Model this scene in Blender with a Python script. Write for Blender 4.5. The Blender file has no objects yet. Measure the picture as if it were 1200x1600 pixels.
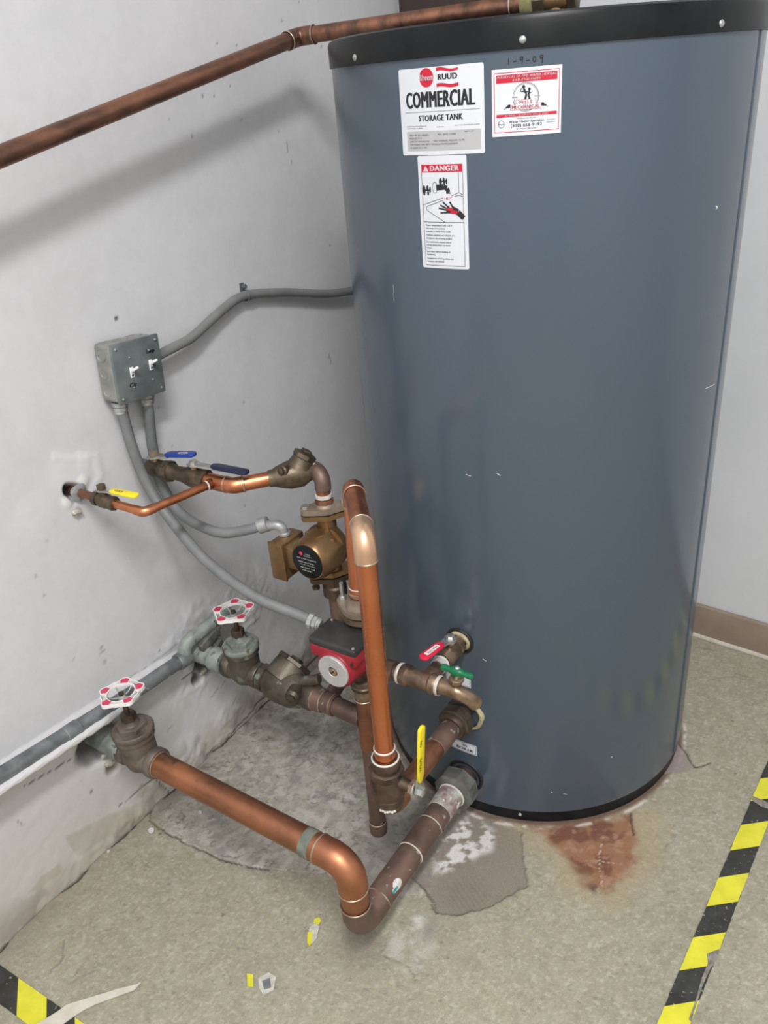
import bpy, bmesh, math, random
import numpy as np
from mathutils import Vector, Matrix
random.seed(7); rng = np.random.default_rng(7)
sc = bpy.context.scene; COL = sc.collection
PI = math.pi
# ------------------------------------------------------------------ camera
# metres; X = distance out of the left wall, Y = along it towards the back wall, Z up
F = 1276.1; PITCH = .4841; ROLL = -.0855; HD = math.radians(55.017)
_V = np.array([math.cos(HD), math.sin(HD), 0]); _U = np.array([_V[1], -_V[0], 0])
_M = np.array([_U, _V, [0, 0, 1.]])
_fw = np.array([0, math.cos(PITCH), -math.sin(PITCH)]); _rt = np.array([1., 0, 0])
_up = np.array([0, math.sin(PITCH), math.cos(PITCH)])
_cr, _sr = math.cos(ROLL), math.sin(ROLL)
RT = _M @ (_cr*_rt + _sr*_up); UP = _M @ (-_sr*_rt + _cr*_up); FW = _M @ _fw
CAM = np.array([1.348, 0, 1.518])
cd = bpy.data.cameras.new('camera'); cam = bpy.data.objects.new('camera', cd); COL.objects.link(cam)
cam.matrix_world = Matrix([[RT[0], UP[0], -FW[0], CAM[0]], [RT[1], UP[1], -FW[1], CAM[1]], [RT[2], UP[2], -FW[2], CAM[2]], [0, 0, 0, 1]])
cd.sensor_fit = 'VERTICAL'; cd.sensor_height = 36; cd.lens = F*36/1600; cd.clip_start = .02
sc.camera = cam
# ------------------------------------------------------------------ light
w = bpy.data.worlds.new('world'); sc.world = w; w.use_nodes = True
w.node_tree.nodes['Background'].inputs[0].default_value = (.8, .82, .85, 1)
w.node_tree.nodes['Background'].inputs[1].default_value = .15
def area(name, loc, sx, sy, power, col=(1, .99, .985), rot=(0, 0, 0)):
    l = bpy.data.lights.new(name, 'AREA'); l.shape = 'RECTANGLE'; l.size = sx; l.size_y = sy; l.energy = power; l.color = col
    o = bpy.data.objects.new(name, l); o.location = loc; o.rotation_euler = rot; COL.objects.link(o); return o
area('ceiling_lamp_and_fill', (1.75, -.60, 3.55), .34, 1.3, 118)
area('ceiling_lamp_and_fill', (2.2, -2.0, 3.6), 1.2, .8, 30)  # added unseen soft fill that evens out the light on the walls
area('ceiling_lamp_and_fill', (2.7, -.75, 3.6), .8, 1.0, 30)  # added unseen fill that lifts the back wall
sc.view_settings.view_transform = 'Standard'; sc.view_settings.look = 'None'
sc.view_settings.gamma = 1; sc.view_settings.use_curve_mapping = False
sc.view_settings.exposure = 0.0
# ------------------------------------------------------------------ helpers
def ray(x, y): return (x-600)/F*RT - (y-800)/F*UP + FW
def onz(x, y, z=0.): d = ray(x, y); return CAM + d*(z-CAM[2])/d[2]
def onx(x, y, X=0.): d = ray(x, y); return CAM + d*(X-CAM[0])/d[0]
def ony(x, y, Y=0.): d = ray(x, y); return CAM + d*(Y-CAM[1])/d[1]
def A(*p): return np.array(p, float)
def nrm(v): v = np.asarray(v, float); return v/np.linalg.norm(v)
def basis(d, up=None):
    d = nrm(d)
    u = A(0, 0, 1) if up is None else np.asarray(up, float)
    if abs(d@nrm(u)) > .98: u = A(1, 0, 0)
    s = nrm(np.cross(u, d)); t = np.cross(d, s); return s, t, d     # s side, t up-ish, d axis

def node_mat(name):
    m = bpy.data.materials.new(name); m.use_nodes = True
    nt = m.node_tree; return m, nt, nt.nodes['Principled BSDF']
def N(nt, t, **k):
    n = nt.nodes.new(t)
    for a, b in k.items(): setattr(n, a, b)
    return n
def mat(name, c1, c2=None, rough=.5, metal=0., scale=8., r2=None, bump=.0, bscale=60., spots=None, spec=None, coat=0., stretch=None, detail=5.):
    m, nt, b = node_mat(name); L = nt.links
    tc = N(nt, 'ShaderNodeNewGeometry'); src = tc.outputs['Position']
    if stretch:
        mp = N(nt, 'ShaderNodeMapping'); mp.inputs['Scale'].default_value = stretch; L.new(src, mp.inputs[0]); src = mp.outputs[0]
    nz = N(nt, 'ShaderNodeTexNoise'); nz.inputs['Scale'].default_value = scale; nz.inputs['Detail'].default_value = detail; nz.inputs['Roughness'].default_value = .62
    L.new(src, nz.inputs['Vector'])
    rp = N(nt, 'ShaderNodeValToRGB'); rp.color_ramp.elements[0].position = .36; rp.color_ramp.elements[1].position = .64
    rp.color_ramp.elements[0].color = (*c1, 1); rp.color_ramp.elements[1].color = (*(c2 or c1), 1)
    L.new(nz.outputs[0], rp.inputs[0]); col = rp.outputs[0]
    if spots:                                   # (colour, scale, threshold) small specks of wear
        for sc_, ss, th in spots:
            n2 = N(nt, 'ShaderNodeTexNoise'); n2.inputs['Scale'].default_value = ss; n2.inputs['Detail'].default_value = 3
            L.new(src, n2.inputs['Vector'])
            r2_ = N(nt, 'ShaderNodeValToRGB'); r2_.color_ramp.elements[0].position = th; r2_.color_ramp.elements[1].position = th+.05
            L.new(n2.outputs[0], r2_.inputs[0])
            mx = N(nt, 'ShaderNodeMix', data_type='RGBA'); L.new(r2_.outputs[0], mx.inputs[0]); L.new(col, mx.inputs[6]); mx.inputs[7].default_value = (*sc_, 1); col = mx.outputs[2]
    L.new(col, b.inputs['Base Color'])
    b.inputs['Metallic'].default_value = metal
    if r2 is None: b.inputs['Roughness'].default_value = rough
    else:
        mr = N(nt, 'ShaderNodeMapRange'); mr.inputs[1].default_value = .35; mr.inputs[2].default_value = .65; mr.inputs[3].default_value = rough; mr.inputs[4].default_value = r2
        L.new(nz.outputs[0], mr.inputs[0]); L.new(mr.outputs[0], b.inputs['Roughness'])
    if spec is not None: b.inputs['Specular IOR Level'].default_value = spec
    if coat: b.inputs['Coat Weight'].default_value = coat; b.inputs['Coat Roughness'].default_value = .15
    if bump:
        nb = N(nt, 'ShaderNodeTexNoise'); nb.inputs['Scale'].default_value = bscale; nb.inputs['Detail'].default_value = 4; L.new(src, nb.inputs['Vector'])
        bp = N(nt, 'ShaderNodeBump'); bp.inputs['Strength'].default_value = bump; bp.inputs['Distance'].default_value = .002
        L.new(nb.outputs[0], bp.inputs['Height']); L.new(bp.outputs[0], b.inputs['Normal'])
    return m
def flatmat(name, c, rough=.5, metal=0.):
    m, nt, b = node_mat(name); b.inputs['Base Color'].default_value = (*c, 1); b.inputs['Roughness'].default_value = rough; b.inputs['Metallic'].default_value = metal
    return m

M = {}
M['copper'] = mat('copper', (.40, .14, .065), (.66, .27, .14), .28, 1, 16, .45, .05, 90)
M['copper_new'] = mat('copper_new', (.64, .215, .10), (.74, .275, .14), .26, 1, 6, .36)
M['copper_old'] = mat('copper_old', (.125, .088, .072), (.225, .14, .112), .42, .6, 14, .7, .1, 120, spots=[((.36, .36, .30), 55, .66)])
M['copper_brown'] = mat('copper_brown', (.20, .10, .065), (.40, .18, .105), .34, .9, 12, .6, .05, 90)
M['copper_top'] = mat('copper_top', (.13, .08, .06), (.35, .165, .105), .36, .85, 14, .5, .05, 90, stretch=(2.2, .6, 1.5))
M['solder'] = mat('solder', (.50, .42, .34), (.33, .22, .15), .4, .8, 60)
M['solder_white'] = mat('solder_white', (.72, .70, .66), (.55, .5, .46), .5, .2, 80)
M['bronze'] = mat('bronze', (.085, .066, .045), (.19, .15, .105), .36, .8, 22, .6, .25, 160)
M['bronze_dark'] = mat('bronze_dark', (.065, .048, .038), (.15, .105, .08), .38, .75, 20, .6, .25, 160)
M['bronze_light'] = mat('bronze_light', (.26, .18, .12), (.48, .36, .26), .32, .85, 25, .45, .15, 160)
M['verdigris'] = mat('verdigris', (.14, .16, .14), (.28, .31, .275), .65, .3, 30, .8, .3, 150, spots=[((.10, .08, .06), 40, .62)])
M['bronze_green'] = mat('bronze_green', (.075, .062, .046), (.17, .145, .115), .42, .65, 18, .62, .3, 120, spots=[((.20, .25, .20), 35, .64)])
M['pump_gold'] = mat('pump_gold', (.22, .13, .06), (.32, .20, .10), .34, .8, 12, .42, .15, 300)
M['flange_tan'] = mat('flange_tan', (.22, .17, .125), (.33, .27, .21), .5, .55, 25, .6, .2, 200)
M['steel'] = mat('steel', (.42, .42, .40), (.62, .62, .60), .35, .85, 60)
M['zinc'] = mat('zinc', (.30, .31, .31), (.46, .47, .47), .45, .55, 40, .6, .1, 120)
M['galv'] = mat('galvanised', (.13, .145, .15), (.25, .27, .275), .5, .55, 25, .65, .15, 150, spots=[((.6, .6, .58), 30, .70)])
M['galv_green'] = mat('galvanised_green', (.19, .22, .205), (.36, .385, .36), .6, .35, 24, .7, .2, 90, spots=[((.16, .15, .13), 45, .62)])
M['conduit'] = mat('grey_paint_conduit', (.135, .143, .145), (.185, .193, .195), .5, .0, 14, .6, .08, 200, spots=[((.75, .75, .75), 38, .76)])
M['conduit_lit'] = mat('grey_conduit', (.15, .154, .152), (.20, .204, .20), .5, 0, 14)
M['boxmetal'] = mat('box_metal', (.23, .235, .22), (.34, .34, .32), .5, .4, 30, .6, .12, 150)
M['boxplate'] = mat('box_plate', (.14, .165, .17), (.20, .225, .225), .38, .35, 18, .5)
M['white_plastic'] = flatmat('white_plastic', (.80, .80, .80), .35)
M['black'] = mat('black_paint', (.007, .008, .009), (.011, .012, .013), .30, 0, 20, .38, spec=.18)
M['dark_hole'] = flatmat('dark_hole', (.02, .017, .014), .9)
M['black_rubber'] = flatmat('black_rubber', (.012, .012, .012), .5)
M['pump_black'] = mat('pump_cover', (.022, .022, .022), (.034, .034, .034), .55, 0, 30, .65, .1, 400)
M['red'] = mat('red_paint', (.25, .009, .02), (.32, .013, .028), .42, 0, 20)
M['red_vinyl'] = flatmat('red_vinyl', (.62, .02, .06), .35)
M['yellow_vinyl'] = mat('yellow_vinyl', (.75, .60, .015), (.85, .70, .02), .4, 0, 40, spots=[((.12, .09, .02), 70, .70)])
M['blue_vinyl'] = flatmat('blue_vinyl', (.02, .05, .28), .35)
M['navy_vinyl'] = flatmat('navy_vinyl', (.010, .014, .045), .35)
M['green_paint'] = flatmat('green_paint', (.004, .14, .055), .3)
M['silver'] = mat('silver_plate', (.50, .50, .50), (.60, .60, .60), .42, .5, 50)
M['foam'] = mat('foam', (.34, .29, .17), (.48, .42, .27), .9, 0, 60, None, .4, 100)
M['white_print'] = flatmat('white_print', (.78, .78, .78), .5)
M['label_white'] = flatmat('label_white', (.60, .62, .66), .35)
M['label_grey'] = flatmat('label_grey', (.40, .40, .41), .4)
M['ink'] = flatmat('ink', (.012, .012, .014), .45)
M['ink_grey'] = flatmat('ink_grey', (.05, .05, .06), .5)
M['ink_red'] = flatmat('ink_red', (.48, .008, .03), .45)
M['wheel_white'] = mat('wheel_white', (.70, .68, .66), (.82, .80, .79), .45, 0, 60, spots=[((.2, .16, .13), 90, .70)])
M['wheel_red'] = flatmat('wheel_red', (.52, .04, .09), .45)
M['teflon'] = mat('thread_tape', (.62, .56, .50), (.8, .78, .74), .6, 0, 150)
M['tape_black'] = mat('tape_black', (.020, .020, .018), (.036, .036, .032), .5, 0, 40, .6, 0, 1, spots=[((.26, .24, .13), 130, .66)])
M['tape_yellow'] = mat('tape_yellow', (.56, .53, .03), (.66, .62, .04), .45, 0, 20, .5, 0, 1, spots=[((.42, .38, .10), 60, .74)])
M['brown_panel'] = mat('brown_panel', (.045, .03, .028), (.06, .04, .036), .6, 0, 5)
M['wall_back'] = mat('painted_wall', (.56, .57, .59), (.62, .63, .65), .6, 0, 2.2, None, .15, 40, spots=[((.42, .42, .43), 11, .74)])
M['room_wall'] = mat('room_wall', (.60, .60, .60), (.64, .64, .64), .6, 0, 2)
M['baseboard'] = mat('baseboard_tan', (.25, .19, .145), (.30, .235, .18), .55, 0, 9, None, .1, 60)
M['cream'] = mat('peeled_paint', (.50, .47, .40), (.58, .55, .48), .6, 0, 30, None, .3, 80)
M['tank'] = mat('tank_enamel', (.063, .086, .115), (.065, .089, .118), .17, 0, 2, .22, 0, 1, stretch=(1.5, 1.5, .4), spec=.5)
M['smear'] = flatmat('paint_fleck', (.75, .75, .75), .6)
M['blue_stain'] = flatmat('blue_green_stain', (.02, .24, .24), .7)

M['copper_lit'] = mat('copper_lit_tone', (.62, .36, .22), (.74, .50, .34), .28, .85, 14, .38)  # paler copy of copper; the elbow's lit look is put into its colour
M['copper_floor'] = mat('copper_floor', (.26, .12, .07), (.48, .20, .105), .30, .9, 7, .5, .05, 90, spots=[((.15, .09, .065), 12, .64)])
M['bronze_mid'] = mat('bronze_mid', (.15, .105, .075), (.34, .24, .17), .34, .85, 28, .5, .2, 160)
M['verdigris_pale'] = mat('verdigris_pale', (.20, .12, .11), (.42, .44, .40), .75, .15, 38, .8, .5, 120, spots=[((.62, .60, .56), 60, .62)])
M['galv_dark'] = mat('galv_dark', (.11, .11, .10), (.20, .20, .18), .55, .5, 35, .7, .25, 150, spots=[((.45, .45, .42), 60, .72)])
M['tape_worn'] = mat('tape_worn', (.12, .11, .10), (.28, .26, .22), .7, 0, 90)
M['film'] = mat('film', (.40, .38, .32), (.55, .54, .50), .25, 0, 90)
M['crumb'] = mat('crumb', (.30, .27, .22), (.48, .45, .40), .9, 0, 120)
M['verdigris_yellow'] = mat('verdigris_yellow', (.22, .20, .08), (.36, .33, .17), .6, .3, 40)
M['flux'] = mat('flux', (.12, .14, .115), (.20, .21, .17), .6, .3, 50, .8, .2, 90)
M['bronze_dusty'] = mat('bronze_dusty', (.10, .078, .064), (.185, .15, .125), .5, .45, 22, .68, .2, 160)
PROPS = {}
def empty(name, loc, label, cat, group=None):
    o = bpy.data.objects.new(name, None); o.location = loc; o.empty_display_size = .02; COL.objects.link(o)
    o['label'] = label; o['category'] = cat
    if group: o['group'] = group
    o['_o'] = [float(x) for x in loc]; PROPS[o.name] = np.array(loc, float)
    return o
def origin(o): return PROPS.get(o.name, np.zeros(3)) if o is not None else np.zeros(3)
class MB:
    def __init__(s): s.v = []; s.f = []
    def add(s, vs, fs):
        n = len(s.v); s.v += [tuple(map(float, x)) for x in vs]; s.f += [tuple(i+n for i in q) for q in fs]; return s
    def lathe(s, p, d, prof, seg=28, cap=True, up=None, fn=None):
        S, T, D = basis(d, up); p = np.asarray(p, float); vs = []; fs = []
        for t, r in prof:
            for i in range(seg):
                a = 2*PI*i/seg; rr = r*(fn(a) if fn else 1)
                vs.append(p + D*t + S*math.cos(a)*rr + T*math.sin(a)*rr)
        for k in range(len(prof)-1):
            for i in range(seg):
                j = (i+1) % seg; fs.append((k*seg+i, k*seg+j, (k+1)*seg+j, (k+1)*seg+i))
        if cap:
            fs.append(tuple(range(seg-1, -1, -1))); k = (len(prof)-1)*seg; fs.append(tuple(k+i for i in range(seg)))
        return s.add(vs, fs)
    def cyl(s, a, b, r, seg=24, r2=None, bev=0):
        a = np.asarray(a, float); b = np.asarray(b, float); h = np.linalg.norm(b-a); r2 = r if r2 is None else r2
        pr = [(0, r), (h, r2)] if not bev else [(0, r-bev), (bev, r), (h-bev, r2), (h, r2-bev)]
        return s.lathe(a, b-a, pr, seg)
    def hex(s, p, d, r, h, n=6, rot=0, ch=.08, up=None):
        S, T, D = basis(d, up); p = np.asarray(p, float); c = r*ch; vs = []
        for t, rr in ((0, r-c), (c*.6, r), (h-c*.6, r), (h, r-c)):
            for i in range(n):
                a = 2*PI*i/n+rot; vs.append(p + D*t + S*math.cos(a)*rr + T*math.sin(a)*rr)
        fs = [(k*n+i, k*n+(i+1) % n, (k+1)*n+(i+1) % n, (k+1)*n+i) for k in range(3) for i in range(n)]
        fs += [tuple(range(n-1, -1, -1)), tuple(3*n+i for i in range(n))]
        return s.add(vs, fs)
    def tube(s, path, r, seg=18, cap=True, rs=None):
        P = [np.asarray(q, float) for q in path]; n = len(P); tg = []
        for i in range(n):
            tg.append(nrm(P[min(i+1, n-1)] - P[max(i-1, 0)]))
        S, T, D = basis(tg[0]); vs = []
        for i in range(n):
            if i:
                S = S - tg[i]*(S@tg[i]); S = nrm(S); T = np.cross(tg[i], S)
            rr = rs[i] if rs is not None else r
            for k in range(seg):
                a = 2*PI*k/seg; vs.append(P[i] + S*math.cos(a)*rr + T*math.sin(a)*rr)
        fs = [(k*seg+i, k*seg+(i+1) % seg, (k+1)*seg+(i+1) % seg, (k+1)*seg+i) for k in range(n-1) for i in range(seg)]
        if cap: fs += [tuple(range(seg-1, -1, -1)), tuple((n-1)*seg+i for i in range(seg))]
        return s.add(vs, fs)
    def box(s, c, half, ax=None, bev=0., seg=2):
        bm = bmesh.new(); bmesh.ops.create_cube(bm, size=2)
        for v in bm.verts: v.co = Vector((v.co.x*half[0], v.co.y*half[1], v.co.z*half[2]))
        if bev: bmesh.ops.bevel(bm, geom=bm.edges[:], offset=bev, segments=seg, profile=.5, affect='EDGES')
        R = np.eye(3) if ax is None else np.array(ax, float).T
        bm.verts.index_update()
        vs = [np.asarray(c) + R @ np.array(v.co) for v in bm.verts]; fs = [tuple(v.index for v in f.verts) for f in bm.faces]
        bm.free(); return s.add(vs, fs)
    def plate(s, p, S, T, D, poly, h):      # polygon in the S,T plane at p, thickness h along D
        p = np.asarray(p, float); n = len(poly); S, T, D = map(np.asarray, (S, T, D))
        vs = [p+S*x+T*y for x, y in poly] + [p+S*x+T*y+D*h for x, y in poly]
        fs = [tuple(range(n-1, -1, -1)), tuple(range(n, 2*n))] + [(i, (i+1) % n, n+(i+1) % n, n+i) for i in range(n)]
        return s.add(vs, fs)
    def ball(s, c, r, seg=16, rings=8, sq=(1, 1, 1)):
        vs = []; fs = []
        for k in range(1, rings):
            th = PI*k/rings
            for i in range(seg):
                a = 2*PI*i/seg; vs.append(np.asarray(c)+A(r*math.sin(th)*math.cos(a)*sq[0], r*math.sin(th)*math.sin(a)*sq[1], r*math.cos(th)*sq[2]))
        fs = [(k*seg+i, (k+1)*seg+i, (k+1)*seg+(i+1) % seg, k*seg+(i+1) % seg) for k in range(rings-2) for i in range(seg)]
        fs += [tuple(range(seg)), tuple((rings-2)*seg+i for i in range(seg-1, -1, -1))]
        return s.add(vs, fs)
    def build(s, name, m, parent=None, label=None, ang=38, kind=None, recalc=True):
        me = bpy.data.meshes.new(name); o0 = origin(parent)
        me.from_pydata([tuple(np.array(v)-o0) for v in s.v], [], s.f)
        if recalc:
            bm = bmesh.new(); bm.from_mesh(me); bmesh.ops.recalc_face_normals(bm, faces=bm.faces); bm.to_mesh(me); bm.free()
        me.materials.append(M[m] if isinstance(m, str) else m)
        me.polygons.foreach_set('use_smooth', [True]*len(me.polygons))
        try: me.set_sharp_from_angle(angle=math.radians(ang))
        except Exception: pass
        o = bpy.data.objects.new(name, me); COL.objects.link(o)
        if parent is not None: o.parent = parent; PROPS[o.name] = o0
        if label: o['label'] = label
        if kind: o['kind'] = kind
        return o
def tag(o, label, cat, group=None):
    o['label'] = label; o['category'] = cat
    if group: o['group'] = group
    return o
def fillet(pts, rb, n=8):
    P = [np.asarray(q, float) for q in pts]; out = [P[0]]
    for i in range(1, len(P)-1):
        a = nrm(P[i-1]-P[i]); b = nrm(P[i+1]-P[i]); th = math.acos(max(-1, min(1, a@b)))
        if PI-th < .03: out.append(P[i]); continue
        t = min(rb/math.tan(th/2), .49*np.linalg.norm(P[i-1]-P[i]), .49*np.linalg.norm(P[i+1]-P[i])); r = t*math.tan(th/2)
        c = P[i] + nrm(a+b)*r/math.sin(th/2); s0 = P[i]+a*t; s1 = P[i]+b*t; u = s0-c; v = s1-c
        w_ = PI-th
        for k in range(n+1):
            f = k/n; out.append(c + (u*math.sin((1-f)*w_)+v*math.sin(f*w_))/math.sin(w_))
    out.append(P[-1]); return out
def smooth_path(pts, n=8):      # Catmull-Rom
    P = [np.asarray(q, float) for q in pts]; P = [2*P[0]-P[1]]+P+[2*P[-1]-P[-2]]; out = []
    for i in range(1, len(P)-2):
        for k in range(n):
            t = k/n; p0, p1, p2, p3 = P[i-1:i+3]
            out.append(.5*((2*p1)+(-p0+p2)*t+(2*p0-5*p1+4*p2-p3)*t*t+(-p0+3*p1-3*p2+p3)*t**3))
    out.append(P[-2]); return out
def ring(root, p, d, r, wd=.003, th=.0012, m='solder', name='solder_ring'):
    mb = MB(); mb.lathe(np.asarray(p)-nrm(d)*wd/2, d, [(0, r), (wd*.25, r+th), (wd*.75, r+th), (wd, r)], 28, cap=False)
    return mb.build(name, m, root)
def pipe_run(root, pts, r, m='copper', rb=None, me=None, sock=None, ringm='solder', fr=1.11, rings=True, ends=(True, True)):
    """straight pipes with a soldered elbow at every corner"""
    P = [np.asarray(q, float) for q in pts]; rb = rb or 1.5*r; sock = r*.95 if sock is None else sock; me = me or m
    cut = [(0, 0)]
    for i in range(1, len(P)-1):
        a = nrm(P[i-1]-P[i]); b = nrm(P[i+1]-P[i]); th = math.acos(max(-1, min(1, a@b))); t = rb/math.tan(th/2); w_ = PI-th
        cc = P[i]+nrm(a+b)*rb/math.sin(th/2); u = P[i]+a*t-cc; v = P[i]+b*t-cc
        arc = [P[i]+a*(t+sock)] + [cc+(u*math.sin((1-k/10)*w_)+v*math.sin(k/10*w_))/math.sin(w_) for k in range(11)] + [P[i]+b*(t+sock)]
        mb = MB(); mb.tube(arc, r*fr, 28); mb.build('elbow', me if isinstance(me, str) else me[i-1], root)
        # raised lips where the bend meets its sockets
        if rings:
            for q, dd in ((arc[0], a), (arc[-1], b)): ring(root, q, dd, r*fr, .0035, .001, ringm)
        cut.append((t+sock*.5, 0))
    cut.append((0, 0))
    for i in range(len(P)-1):
        d = nrm(P[i+1]-P[i]); a = P[i]+d*cut[i][0]; b = P[i+1]-d*cut[i+1][0]
        MB().cyl(a, b, r, 28).build('pipe', m if isinstance(m, str) else m[i], root)
exec_parts = []
# ------------------------------------------------------------------ numpy surface painting (colour = what the concrete and plaster are made of; relief = real)
TAB = rng.random((256, 256))
def vnoise(x, y):
    xi = np.floor(x).astype(int); yi = np.floor(y).astype(int); fx = x-xi; fy = y-yi
    fx = fx*fx*(3-2*fx); fy = fy*fy*(3-2*fy); a = xi & 255; b = yi & 255; a1 = (a+1) & 255; b1 = (b+1) & 255
    return (TAB[a, b]*(1-fx)+TAB[a1, b]*fx)*(1-fy)+(TAB[a, b1]*(1-fx)+TAB[a1, b1]*fx)*fy
def fbm(x, y, s, o=4, g=.55, off=0.):
    r = 0; a = 1; t = 0
    for k in range(o):
        r = r + a*vnoise(x*s+off+17.3*k, y*s+off*1.7+9.1*k); t += a; a *= g; s *= 2.03
    return r/t
def seg_dist(x, y, pl):
    d = np.full(x.shape, 9.); pl = [np.asarray(q)[:2] for q in pl]
    for p, q in zip(pl[:-1], pl[1:]):
        e = q-p; L = max(e@e, 1e-12); t = np.clip(((x-p[0])*e[0]+(y-p[1])*e[1])/L, 0, 1)
        d = np.minimum(d, np.hypot(x-p[0]-t*e[0], y-p[1]-t*e[1]))
    return d
def poly_sd(x, y, pl):          # negative inside
    pl = [np.asarray(q)[:2] for q in pl]; d = seg_dist(x, y, pl+[pl[0]]); ins = np.zeros(x.shape, bool)
    for p, q in zip(pl, pl[1:]+[pl[0]]):
        c = (p[1] > y) != (q[1] > y); xx = (q[0]-p[0])*(y-p[1])/((q[1]-p[1]) if abs(q[1]-p[1]) > 1e-9 else 1e-9)+p[0]
        ins ^= c & (x < xx)
    return np.where(ins, -d, d)
def sm(a, b, x): t = np.clip((x-a)/(b-a), 0, 1); return t*t*(3-2*t)
def paint(C, m, c, k=1.): m = (m*k)[..., None]; return C*(1-m)+np.array(c)*m
def grid_mesh(name, us, vs, P, C, mtl, flip=False):
    nu, nv = len(us), len(vs); me = bpy.data.meshes.new(name)
    idx = np.arange(nu*nv).reshape(nu, nv)
    q = np.stack([idx[:-1, :-1], idx[1:, :-1], idx[1:, 1:], idx[:-1, 1:]], -1).reshape(-1, 4)
    if flip: q = q[:, ::-1]
    me.vertices.add(nu*nv); me.vertices.foreach_set('co', P.reshape(-1).astype(np.float32))
    me.loops.add(q.size); me.loops.foreach_set('vertex_index', q.reshape(-1).astype(np.int32))
    me.polygons.add(len(q)); me.polygons.foreach_set('loop_start', np.arange(0, q.size, 4, dtype=np.int32)); me.polygons.foreach_set('loop_total', np.full(len(q), 4, np.int32))
    me.polygons.foreach_set('use_smooth', np.ones(len(q), bool)); me.update(calc_edges=True)
    at = me.color_attributes.new('tint', 'FLOAT_COLOR', 'POINT')
    at.data.foreach_set('color', np.concatenate([np.clip(C, 0, 1), np.ones(C.shape[:-1]+(1,))], -1).reshape(-1).astype(np.float32))
    me.materials.append(mtl); o = bpy.data.objects.new(name, me); COL.objects.link(o); o['kind'] = 'structure'; return o
def tint_mat(name, rough, bump, bs, lo=.9):
    m, nt, b = node_mat(name); L = nt.links
    at = N(nt, 'ShaderNodeAttribute', attribute_name='tint'); ge = N(nt, 'ShaderNodeNewGeometry')
    nz = N(nt, 'ShaderNodeTexNoise'); nz.inputs['Scale'].default_value = bs; nz.inputs['Detail'].default_value = 4; L.new(ge.outputs['Position'], nz.inputs['Vector'])
    mr = N(nt, 'ShaderNodeMapRange'); mr.inputs[1].default_value = .3; mr.inputs[2].default_value = .7; mr.inputs[3].default_value = lo; mr.inputs[4].default_value = 2-lo; L.new(nz.outputs[0], mr.inputs[0])
    mx = N(nt, 'ShaderNodeVectorMath', operation='SCALE'); L.new(at.outputs['Color'], mx.inputs[0]); L.new(mr.outputs[0], mx.inputs['Scale'])
    L.new(mx.outputs[0], b.inputs['Base Color']); b.inputs['Roughness'].default_value = rough
    bp = N(nt, 'ShaderNodeBump'); bp.inputs['Strength'].default_value = bump; bp.inputs['Distance'].default_value = .0015; L.new(nz.outputs[0], bp.inputs['Height']); L.new(bp.outputs[0], b.inputs['Normal'])
    return m
M['floor'] = tint_mat('concrete', .75, .4, 420, .84); M['wall'] = tint_mat('painted_plaster', .55, .05, 60, .98)
# ---- floor
FX = lambda *q: [onz(*p) for p in q]
us = np.concatenate([[-.05, -.03], np.arange(-.02, 1.46, .0032), [1.5, 1.7, 2.1, 2.7, 3.4]])
vs = np.concatenate([[-2.6, -1.5, -.8, -.3, 0, .12], np.arange(.2, 2.14, .0034), [2.16, 2.2, 2.26]])
X, Y = np.meshgrid(us, vs, indexing='ij')
wx = X+(fbm(X, Y, 22, 3, off=3)-.5)*.022+(fbm(X, Y, 90, 2, off=8)-.5)*.006; wy = Y+(fbm(X, Y, 22, 3, off=31)-.5)*.022+(fbm(X, Y, 90, 2, off=5)-.5)*.006
n1 = fbm(X, Y, 5, 5); n2 = fbm(X, Y, 60, 3, off=4); n3 = fbm(X, Y, 170, 2, off=9)
C = np.ones(X.shape+(3,))*np.array((.280, .263, .193))
C *= (1+.26*(n1-.5)+.20*(n2-.5)+.30*(n3-.5))[..., None]
C = paint(C, sm(.52, .72, fbm(X, Y, 34, 4, off=50)), (.34, .318, .265), .35)
C = paint(C, sm(.62, .80, fbm(X, Y, 150, 2, off=70)), (.40, .38, .31), .3); C = paint(C, sm(.74, .80, vnoise(X*210+3, Y*210+8)), (.50, .48, .40), .3); C = paint(C, sm(.80, .86, vnoise(X*230+13, Y*230+48)), (.17, .155, .125), .35); C = paint(C, sm(.80, .86, fbm(X, Y, 95, 2, off=170)), (.16, .145, .12), .6)
Z = (n2-.5)*.0012+(n1-.5)*.0008
def crack(pl, wdt=.0016, dep=.003, col=(.05, .04, .032), k=.9, wob=.5):
    global C, Z
    d = seg_dist(X+(wx-X)*wob, Y+(wy-Y)*wob, pl); m = 1-sm(wdt*.5, wdt*1.5, d); C = paint(C, m, col, k); Z = Z-m*dep
# grey screed skin left of the riser
skin = FX((236, 1262), (262, 1300), (300, 1322), (360, 1345), (420, 1360), (520, 1372), (600, 1405), (670, 1395), (745, 1265), (700, 1200), (640, 1140), (585, 1050), (470, 1040), (430, 1080), (330, 1172))
ds = poly_sd(wx, wy, skin); ms = 1-sm(-.003, .003, ds)
fl = fbm(X, Y, 42, 3, off=90)
C = paint(C, ms, (.325, .31, .28), .60); C *= (1+.3*ms*(n2-.5)*2)[..., None]
rg = 1-np.abs(2*fbm(X*1.0+Y*.4, Y*.8-X*.3, 34, 3, off=90)-1); rg2 = 1-np.abs(2*fbm(X, Y, 15, 3, off=97)-1)
C = paint(C, ms*sm(.945, .985, rg)*sm(.42, .6, fbm(X, Y, 19, 3, off=12)), (.105, .10, .098), .75)
C = paint(C, ms*sm(.975, .995, rg2), (.09, .085, .08), .6)
C = paint(C, ms*sm(.60, .68, fl)*sm(.35, .6, fbm(X, Y, 7, 2, off=12)), (.18, .175, .17), .6)
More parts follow.
